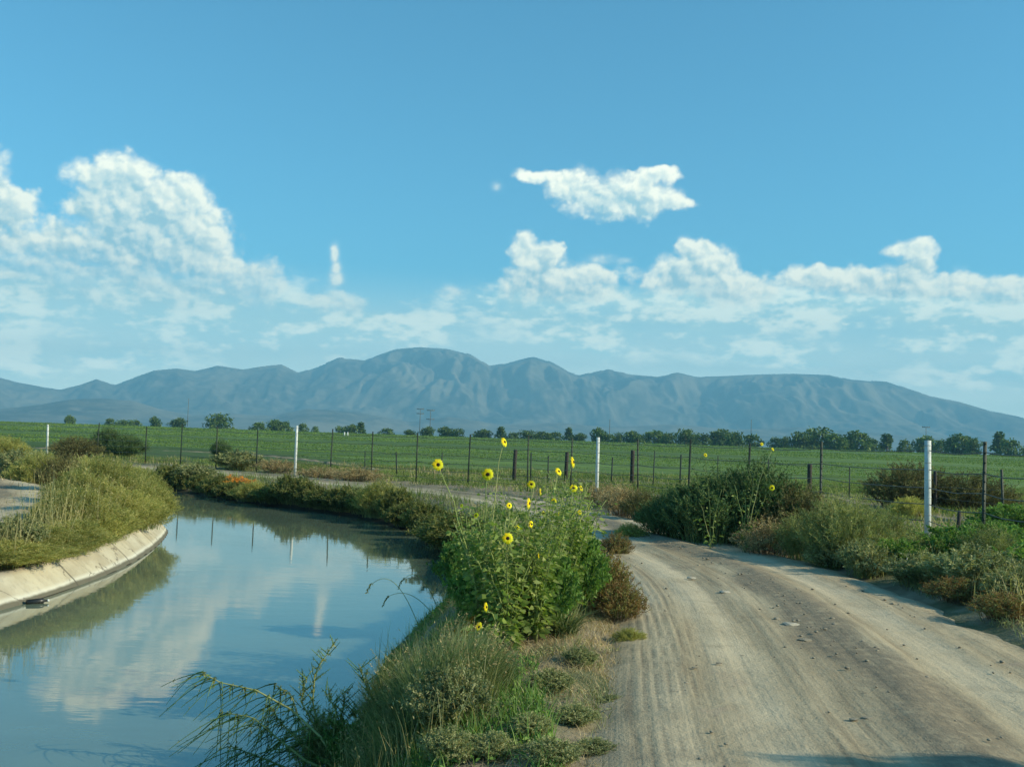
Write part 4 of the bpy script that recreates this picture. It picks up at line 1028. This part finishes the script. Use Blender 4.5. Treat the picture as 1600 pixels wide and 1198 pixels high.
def sunflower(name, bx, by, D, heads, label, rng, extra=5, H=1.25, spread=.32, leafn=62, ls=.074):
    b = base(bx, by); zb = b[2]
    bpos = atD(bx, by, D); bpos[2] = gz(bpos[0], bpos[1]); root = empty(name, bpos); tag(root, label, 'sunflower' , 'wild sunflowers growing in the clump beside the road')
    st, lf = Geo(), Geo(); B = bpos
    P, Dd = [], []
    def branch(end, hs=1.0, rad=.010):
        end = np.array(end); n = 9; tt = np.linspace(0, 1, n); ctrl = np.array([end[0] * .25, end[1] * .25, end[2] * .65])
        pts = (1 - tt)[:, None] ** 2 * 0 + 2 * ((1 - tt) * tt)[:, None] * ctrl + (tt ** 2)[:, None] * end; pts[1:-1] += rng.normal(0, .010, (n - 2, 3))
        tube(st, pts, np.linspace(rad, rad * .35, n), 5, rng.uniform(0, 1)); return pts
    ends = []
    for (hx_, hy_, dd, yaw, sc) in heads:
        p = atD(hx_, hy_, dd) - B; ends.append((p, yaw, sc))
    for k in range(extra):
        a = rng.uniform(0, 2 * pi); rr = spread * math.sqrt(rng.uniform(0, 1)); ends.append((np.array([rr * cos(a), rr * sin(a), H * rng.uniform(.68, 1.02)]), None, 1))
    for (e, yaw, sc) in ends:
        pts = branch(e)
        m_ = int(leafn * rng.uniform(.8, 1.2)); u = rng.uniform(.08, .97 if yaw is None else .82, m_) * 8; i = np.minimum(u.astype(int), 7); f = (u - i)[:, None]
        p = pts[i] * (1 - f) + pts[i + 1] * f; a = rng.uniform(0, 2 * pi, m_)
        d = np.stack([np.cos(a), np.sin(a), rng.uniform(-.1, .7, m_)], 1)
        p2 = p + unit(d) * rng.uniform(.01, .14, (m_, 1)); P.append(p2); Dd.append(d)
        for j in range(0, m_, 3): tube(st, [p[j], (p[j] + p2[j]) / 2 + [0, 0, .01], p2[j]], [.003, .002, .0015], 3, .5, cap=False)
        if yaw is not None:
            fa = np.array([sin(yaw[0]) * cos(yaw[1]), -cos(yaw[0]) * cos(yaw[1]), sin(yaw[1])])
            add_flower(root, e + fa * .012, fa, sc * .74)
    P = np.concatenate(P); Dd = np.concatenate(Dd); n = len(P); L = ls * rng.uniform(.45, 1.3, n) * np.clip(1.25 - P[:, 2] / 2.2, .5, 1.2)
    leaves(lf, P, Dd, L, L * rng.uniform(.45, .7, n), rng, np.clip(rng.normal(.5, .25, n), 0, 1), droop=.38)
    st.build('stems', M['stem'], root); lf.build('leaves', M['sun_leaf'], root)
    return root
rs = np.random.default_rng(17)
Y = lambda yaw, pitch: (R(yaw), R(pitch))
SF = [
 (752, 985, 9.5, [(684, 726, 9.45, Y(25, 10), 1.15), (762, 741, 9.5, Y(5, 5), 1.15), (787, 691, 9.7, Y(60, 20), .95)], 'tallest sunflower at the left of the clump with three high flowers', 8, 1.20, .40),
 (790, 1000, 9.3, [(793, 841, 8.95, Y(15, 15), 1.05), (758, 948, 8.8, Y(70, 5), .8), (747, 978, 8.75, Y(40, -10), .8), (795, 790, 9.2, Y(30, 20), .6), (745, 805, 9.2, Y(-30, 10), .5)], 'sunflower at the front left foot of the clump with low flowers', 11, 1.02, .42),
 (812, 992, 9.9, [(825, 786, 9.6, Y(75, 0), 1.05), (830, 757, 9.7, Y(10, 25), .85), (843, 768, 9.9, Y(80, 5), .7)], 'sunflower in the middle of the clump with a side facing yellow flower', 11, 1.25, .42),
 (850, 985, 10.3, [(872, 737, 10.3, Y(50, 30), .9), (894, 722, 10.4, Y(75, 10), 1.15), (812, 823, 9.8, Y(20, 20), .7), (829, 819, 9.8, Y(50, 10), .7), (865, 783, 10.2, Y(20, 30), .65), (808, 825, 9.6, Y(10, 40), .6)], 'sunflower right of the middle with one high flower over the wooden posts', 11, 1.30, .45),
 (880, 972, 10.9, [(896, 763, 10.8, Y(5, 30), .95), (907, 763, 10.9, Y(60, 20), .7), (872, 804, 10.4, Y(85, 0), .75), (905, 800, 10.6, Y(30, 10), .55), (848, 802, 10.4, Y(60, 20), .6)], 'sunflower at the right of the clump with two close flowers at its top', 12, 1.32, .45),
 (905, 955, 11.6, [(918, 792, 11.3, Y(60, 10), .55)], 'rightmost leafy sunflower of the clump with one small bud', 12, 1.30, .42),
 (838, 978, 9.6, [(840, 868, 9.3, Y(80, 5), .5)], 'short leafy sunflower at the front of the clump', 12, .95, .42),
 (740, 940, 10.6, [(722, 790, 10.6, Y(-40, 10), .45)], 'leafy sunflower leaning over the water behind the clump', 10, 1.10, .42),
]
for (bx, by, D, hd, lb, ex, H, spd) in SF: sunflower('wild_sunflower', bx, by, D, hd, lb, rs, ex + 2, H * 1.13, spd)
for (px, py, h, r, lb) in ((770, 985, .80, .48, 'dense green leafy weed at the left foot of the sunflowers'), (832, 985, .85, .50, 'dense green leafy weed at the front foot of the sunflowers'), (885, 955, .95, .50, 'dense green leafy weed at the right foot of the sunflowers'),
                           (728, 925, .75, .45, 'green leafy weed at the water side of the sunflowers')):
    place_shrub(T['green'], base(px, py), h, r, lb, 'weed')
for (bx, by, D, hd, lb) in ((1165, 850, 18.6, [(1206, 762, 18.3, Y(0, 10), 1.1), (1190, 694, 18.6, Y(20, 20), .7), (1207, 702, 18.6, Y(40, 30), .7)], 'pale stalked sunflower growing through the tall dark roadside bush'),
                            (1110, 846, 19.0, [(1102, 711, 19.0, Y(20, 20), .8)], 'single small sunflower above the big dark roadside bush')):
    sunflower('wild_sunflower', bx, by, D, hd, lb, rs, 2, 1.3, .3, 22, .09)

# ------------------------------------------------------------------ near grass clump at the canal edge
def grass_clump(loc, label, n, rx, ry, h, lean, m, rng, w=.006, heads=0, name='grass_clump'):
    root = empty(name, loc); g = Geo(); a = rng.uniform(0, 2 * pi, n); q = np.sqrt(rng.uniform(0, 1, n))
    x, y = rx * q * np.cos(a), ry * q * np.sin(a); z = zground(x + loc[0], y + loc[1]) - loc[2]
    P = np.stack([x, y, z], 1); L = h * (1.05 - .45 * q ** 2) * rng.uniform(.6, 1.1, n)
    blades(g, P, L, w * rng.uniform(.6, 1.4, n), lean * rng.uniform(.3, 1.5, n), rng, 4, az=a + rng.normal(0, .8, n)); g.build('blades', m, root)
    if heads:
        hd = Geo(); st = Geo(); k = rng.choice(n, heads, False)
        for i in k:
            az = a[i] + rng.normal(0, .5); l = L[i] * 1.15; t = np.linspace(0, 1, 7)
            pts = P[i] + np.stack([cos(az) * .30 * l * t ** 2, sin(az) * .30 * l * t ** 2, l * (t - .12 * t ** 3)], 1); tube(st, pts, np.linspace(.0022, .001, 7), 3, .7, cap=False)
            m_ = 14; tt = rng.uniform(.78, 1, m_); p = P[i] + np.stack([cos(az) * .30 * l * tt ** 2, sin(az) * .30 * l * tt ** 2, l * (tt - .12 * tt ** 3)], 1)
            leaves(hd, p, rng.normal(0, .6, (m_, 3)) + [cos(az) * .5, sin(az) * .5, .6], .022, .007, rng)
        st.build('stalks', M['grass_clump'], root); hd.build('seed_heads', M['dry'], root)['kind'] = 'stuff'
    return tag(root, label, 'grass clump')
rc = np.random.default_rng(40)
def onv(px, py, dz=0): p = base(px, py); return p
c1 = onv(668, 1120); grass_clump(c1, 'large grey green grass clump with pale seed heads at the near canal edge', 5200, .50, .55, .62, .45, M['grass_clump'], rc, .006, 150)
grass_clump(onv(725, 1085), 'grey green grass clump with a few seed heads, right part of the near clump', 2600, .34, .42, .48, .5, M['grass_clump'], rc, .006, 40)
grass_clump(onv(622, 1130), 'dark grass clump leaning over the water, left of the seed heads', 2200, .26, .4, .62, .45, M['bank'], rc, .007, 14)
grass_clump(onv(618, 1165), 'bright green grass tuft at the near water edge', 1500, .20, .22, .36, .5, M['bright_grass'], rc, .008)
grass_clump(onv(880, 990), 'long bladed bright tuft at the foot of the sunflowers', 260, .12, .12, .42, .9, M['grass_clump'], rc, .014)
place_shrub(T['sage'], onv(700, 1140), .42, .34, 'silvery leafy weed in front of the near grass clump', 'weed')
place_shrub(T['sage'], onv(640, 1150), .36, .30, 'silvery leafy weed at the left front of the near grass clump', 'weed')
place_shrub(T['orange'], onv(735, 1020), .30, .16, 'yellow flowered weed between the grass clump and the sunflowers', 'weed')
for k, (px, py, h, r) in enumerate(((860, 1080, .16, .20), (905, 1040, .15, .18), (830, 1150, .14, .16), (900, 1130, .12, .18), (770, 1185, .15, .18), (700, 1190, .2, .2), (930, 1180, .10, .16), (860, 1195, .15, .2), (960, 1100, .06, .14))):
    place_shrub(T['sage'], base(px, py), h, r, 'low grey green weed on the verge right of the near grass clump, %s' % ('number %d' % (k + 1)), 'weed', 'low weeds on the near verge')
# drooping grass stalks over the water
for (x0, y0, x1, y1, D0, lb) in ((672, 985, 582, 922, 10.2, 'lone dark grass stalk arching over the water, farthest from the bank'), (700, 980, 632, 915, 10.6, 'lone dark grass stalk arching over the water, nearer the sunflowers'),
                                 (705, 1000, 608, 945, 10.0, 'thin faint grass stalk over the water, lowest of the three')):
    a = atD(x0, y0, D0); b = atD(x1, y1, D0); a[2] = max(gz(a[0], a[1]), WATER) - .02; t = np.linspace(0, 1, 14)
    g = Geo(); pts = a + (b - a) * t[:, None]; pts[:, 2] = a[2] + (b[2] - a[2] + .12) * np.sin(t * pi * .62) / np.sin(pi * .5); tube(g, pts, np.linspace(.004, .002, 14), 4)
    root = empty('grass_stalk', a); 
    g2 = Geo(); g2.add(np.concatenate(g.v) - a, np.concatenate(g.f)); g2.build('stalk', M['stem'], root)
    h2 = Geo(); p = pts[-1] - a; e = np.stack([p + np.array([-.055, 0, -.02]) * u + np.array([0, 0, -.08]) * u * u for u in np.linspace(0, 1, 40)]); leaves(h2, e, rc.normal(0, .5, (40, 3)) + [-.7, 0, -.5], .022, .010, rc); h2.build('seed_head', M['bank'], root); tag(root, lb, 'grass stalk')

# ------------------------------------------------------------------ trailing willowy seedling in the near left corner
root = empty('trailing_willow_shrub'); bp = base(545, 1215); root.location = bp; tag(root, 'sprawling shrub with long drooping green twigs over the water, bottom centre left', 'shrub')
br, tw, lf = Geo(), Geo(), Geo()
Dn = bp[1]
def pix(px, py, dd): return atD(px, py, Dn + dd) - bp
main = [[(545, 1215, 0), (500, 1150, .05), (455, 1108, .1), (400, 1078, .12), (345, 1066, .15), (318, 1052, .15)],
        [(545, 1215, 0), (480, 1190, -.1), (430, 1150, -.1), (395, 1120, -.05), (345, 1112, 0)],
        [(545, 1215, 0), (470, 1160, .15), (440, 1130, .2), (420, 1100, .2)],
        [(545, 1215, 0), (505, 1170, .1), (470, 1130, .1), (455, 1085, .15), (430, 1070, .2)],
        [(530, 1225, 0), (450, 1200, -.1), (400, 1180, -.1), (360, 1165, 0)],
        [(545, 1215, 0), (505, 1160, .2), (488, 1100, .25), (492, 1050, .25), (520, 1008, .25)],
        [(545, 1215, 0), (520, 1160, .1), (525, 1110, .1), (512, 1085, .1)],
        [(560, 1215, 0), (580, 1150, .2), (562, 1110, .2), (545, 1118, .2)],
        [(560, 1215, 0), (585, 1160, .3), (575, 1080, .3), (563, 1045, .3)],
        [(545, 1215, 0), (530, 1140, .2), (540, 1080, .2)],
        [(545, 1215, 0), (495, 1140, .15), (470, 1095, .15), (478, 1060, .2)]]
for ln in main:
    q = np.array([pix(*p) for p in ln]); n = 16; u = np.linspace(0, len(q) - 1, n); qq = np.stack([np.interp(u, np.arange(len(q)), q[:, k]) for k in range(3)], 1)
    tube(br, qq, np.linspace(.012, .003, n), 5, rc.uniform(0, 1))
    for i in range(3, n):
        for _ in range(4 if ln in main[:2] else 3):
            s0 = qq[i] + rc.normal(0, .01, 3); l = rc.uniform(.08, .62) if ln in main[:5] else rc.uniform(.06, .2); az = rc.uniform(0, 2 * pi)
            dx = np.array([cos(az) * .55 - .50, sin(az) * .5, rc.uniform(-.1, .25)]) if ln in main[:5] else np.array([cos(az) * .7, sin(az) * .5, .6])
            t = np.linspace(0, 1, 7)[:, None]; pts = s0 + dx * l * t + (np.array([0, 0, -1.0]) * l * rc.uniform(.45, .95) * t ** 1.35 if ln in main[:5] else 0)
            tube(tw, pts, np.linspace(.0042, .0018, 7), 4, rc.uniform(0, 1), cap=False)
            m_ = 9; k = rc.integers(0, 6, m_); leaves(lf, pts[k], rc.normal(0, .8, (m_, 3)) + dx, .022, .006, rc)
    m_ = 60; k = rc.integers(4, n, m_); leaves(lf, qq[k], rc.normal(0, .8, (m_, 3)), .035, .010, rc)
br.build('branches', M['stem'], root); tw.build('twigs', M['green'], root); lf.build('leaves', M['olive'], root)
place_shrub(T['green'], base(540, 1205), .42, .30, 'leafy weed around the foot of the trailing shrub', 'weed')
place_shrub(T['wisp'], base(500, 1215), .55, .28, 'feathery weed rising inside the trailing shrub', 'weed')

# bleached branch beside the road, pale stones and clods, floating debris
p = base(1408, 905); root = empty('bleached_branch', p); g = Geo()
q = np.array([atD(1396, 879, p[1]) - p, atD(1414, 881, p[1]) - p, atD(1428, 893, p[1] - .05) - p, atD(1438, 909, p[1] - .1) - p]); tube(g, q, [.022, .026, .024, .018], 7); tube(g, [q[1], q[1] + [.05, .03, .10], q[1] + [.06, .05, .16]], [.012, .009, .005], 5)
o = g.build('wood', M['bone'], root); tag(root, 'bent bleached branch lying in the weeds before the nearest white post', 'branch')
def rock_mesh(seed, m):
    import bmesh
    r = random.Random(seed); bm = bmesh.new(); bmesh.ops.create_icosphere(bm, subdivisions=2, radius=1)
    for v in bm.verts: v.co *= 1 + r.uniform(-.16, .16); v.co.z *= .55
    me = bpy.data.meshes.new('clod'); bm.to_mesh(me); bm.free(); me.materials.append(m); return me
M['clod'] = simple('dry earth clod', (.27, .235, .175), .95, 6, .35); M['stone'] = simple('pale stone', (.42, .38, .30), .9, 6, .25)
RM = [rock_mesh(3, M['clod']), rock_mesh(4, M['clod']), rock_mesh(5, M['stone'])]
rk = np.random.default_rng(77)
g = Geo()
icos = [np.array([v.co[:] for v in me.vertices]) for me in RM]; fcs = [np.array([p.vertices[:] for p in me.polygons]) for me in RM]
L = resample(ROADC, .05); L = L[(L[:, 1] > 4) & (L[:, 1] < 24)]
for k in range(420):
    i = rk.integers(0, len(L) - 1); t_ = unit((L[i + 1] - L[i])[None])[0]; n_ = np.array([t_[1], -t_[0]])
    u = rk.normal(.15, .28) if rk.uniform() < .45 else rk.choice([-1, 1]) * rk.uniform(1.2, 2.4); q = L[i] + n_ * u
    s_ = rk.uniform(.006, .022) * (1.6 if rk.uniform() < .06 else 1); j = rk.integers(0, 2)
    z = gz(*L[i]) + .122 + (.02 if abs(u - .15) < .3 else -.01) - (.17 * (abs(u) / 2.2) ** 5)
    g.add(icos[j] * s_ * [1, rk.uniform(.7, 1.3), 1] + [q[0], q[1], z], fcs[j])
o = g.build('clods', M['clod'], smooth=True); tag(o, 'small clods and pebbles scattered over the dirt road', 'clods', kind='stuff')
for (px, py, s_, j, lb) in ((1257, 1000, .05, 0, 'dark clod in the middle of the road, left of the damp patch'), (1080, 903, .05, 2, 'pale flat stone on the left wheel track'), (1132, 925, .055, 2, 'pale flat stone in the middle of the road near the bend'),
                            (1235, 976, .07, 2, 'pale flat stone just above the dark clod'), (1355, 1122, .028, 0, 'small dark clod low on the road, right of its pair'), (1333, 1124, .024, 1, 'small dark clod low on the road, left of its pair'),
                            (1123, 1036, .022, 1, 'small dark clod on the left half of the road'), (1085, 1043, .02, 1, 'tiny dark clod left of the other on the left half of the road')):
    p = at(px, py, .10); o = bpy.data.objects.new('pale_stone' if j == 2 else 'dark_clod', RM[j]); COL.objects.link(o); p = at(px, py, .0); o.location = (p[0], p[1], .004); o.scale = (s_ * 1.3, s_, s_ * .6); tag(o, lb, 'stone' if j == 2 else 'clod')
# floating bottle stuck against the lining
p = at(51, 937, WATER + .05); root = empty('floating_bottle', (p[0] + .05, p[1], WATER + .02), R(35)); g = Geo()
tube(g, [(-.14, 0, 0), (-.13, 0, 0), (.05, 0, .01), (.10, 0, .012), (.12, 0, .013), (.16, 0, .014)], [.02, .045, .046, .04, .018, .016], 12); g.build('bottle_body', M['black_plastic'], root)
g = Geo(); tube(g, [(.158, 0, .014), (.185, 0, .015)], [.021, .021], 10); g.build('cap', M['white_paint'], root); tag(root, 'dark plastic bottle with white cap floating against the concrete lining', 'bottle')
# thorn bush standing just right of the picture, whose shadow falls across the near road
for k, (x, y, h, r) in enumerate(((5.6, 5.3, 1.9, .45), (6.3, 5.15, 2.3, .4), (7.2, 4.9, 2.7, .45))):
    place_shrub(T['mesq'], (x, y, gz(x, y)), h, r, 'thorn bush beside the near road outside the right picture edge', 'shrub', 'thorn bushes right of the near road')
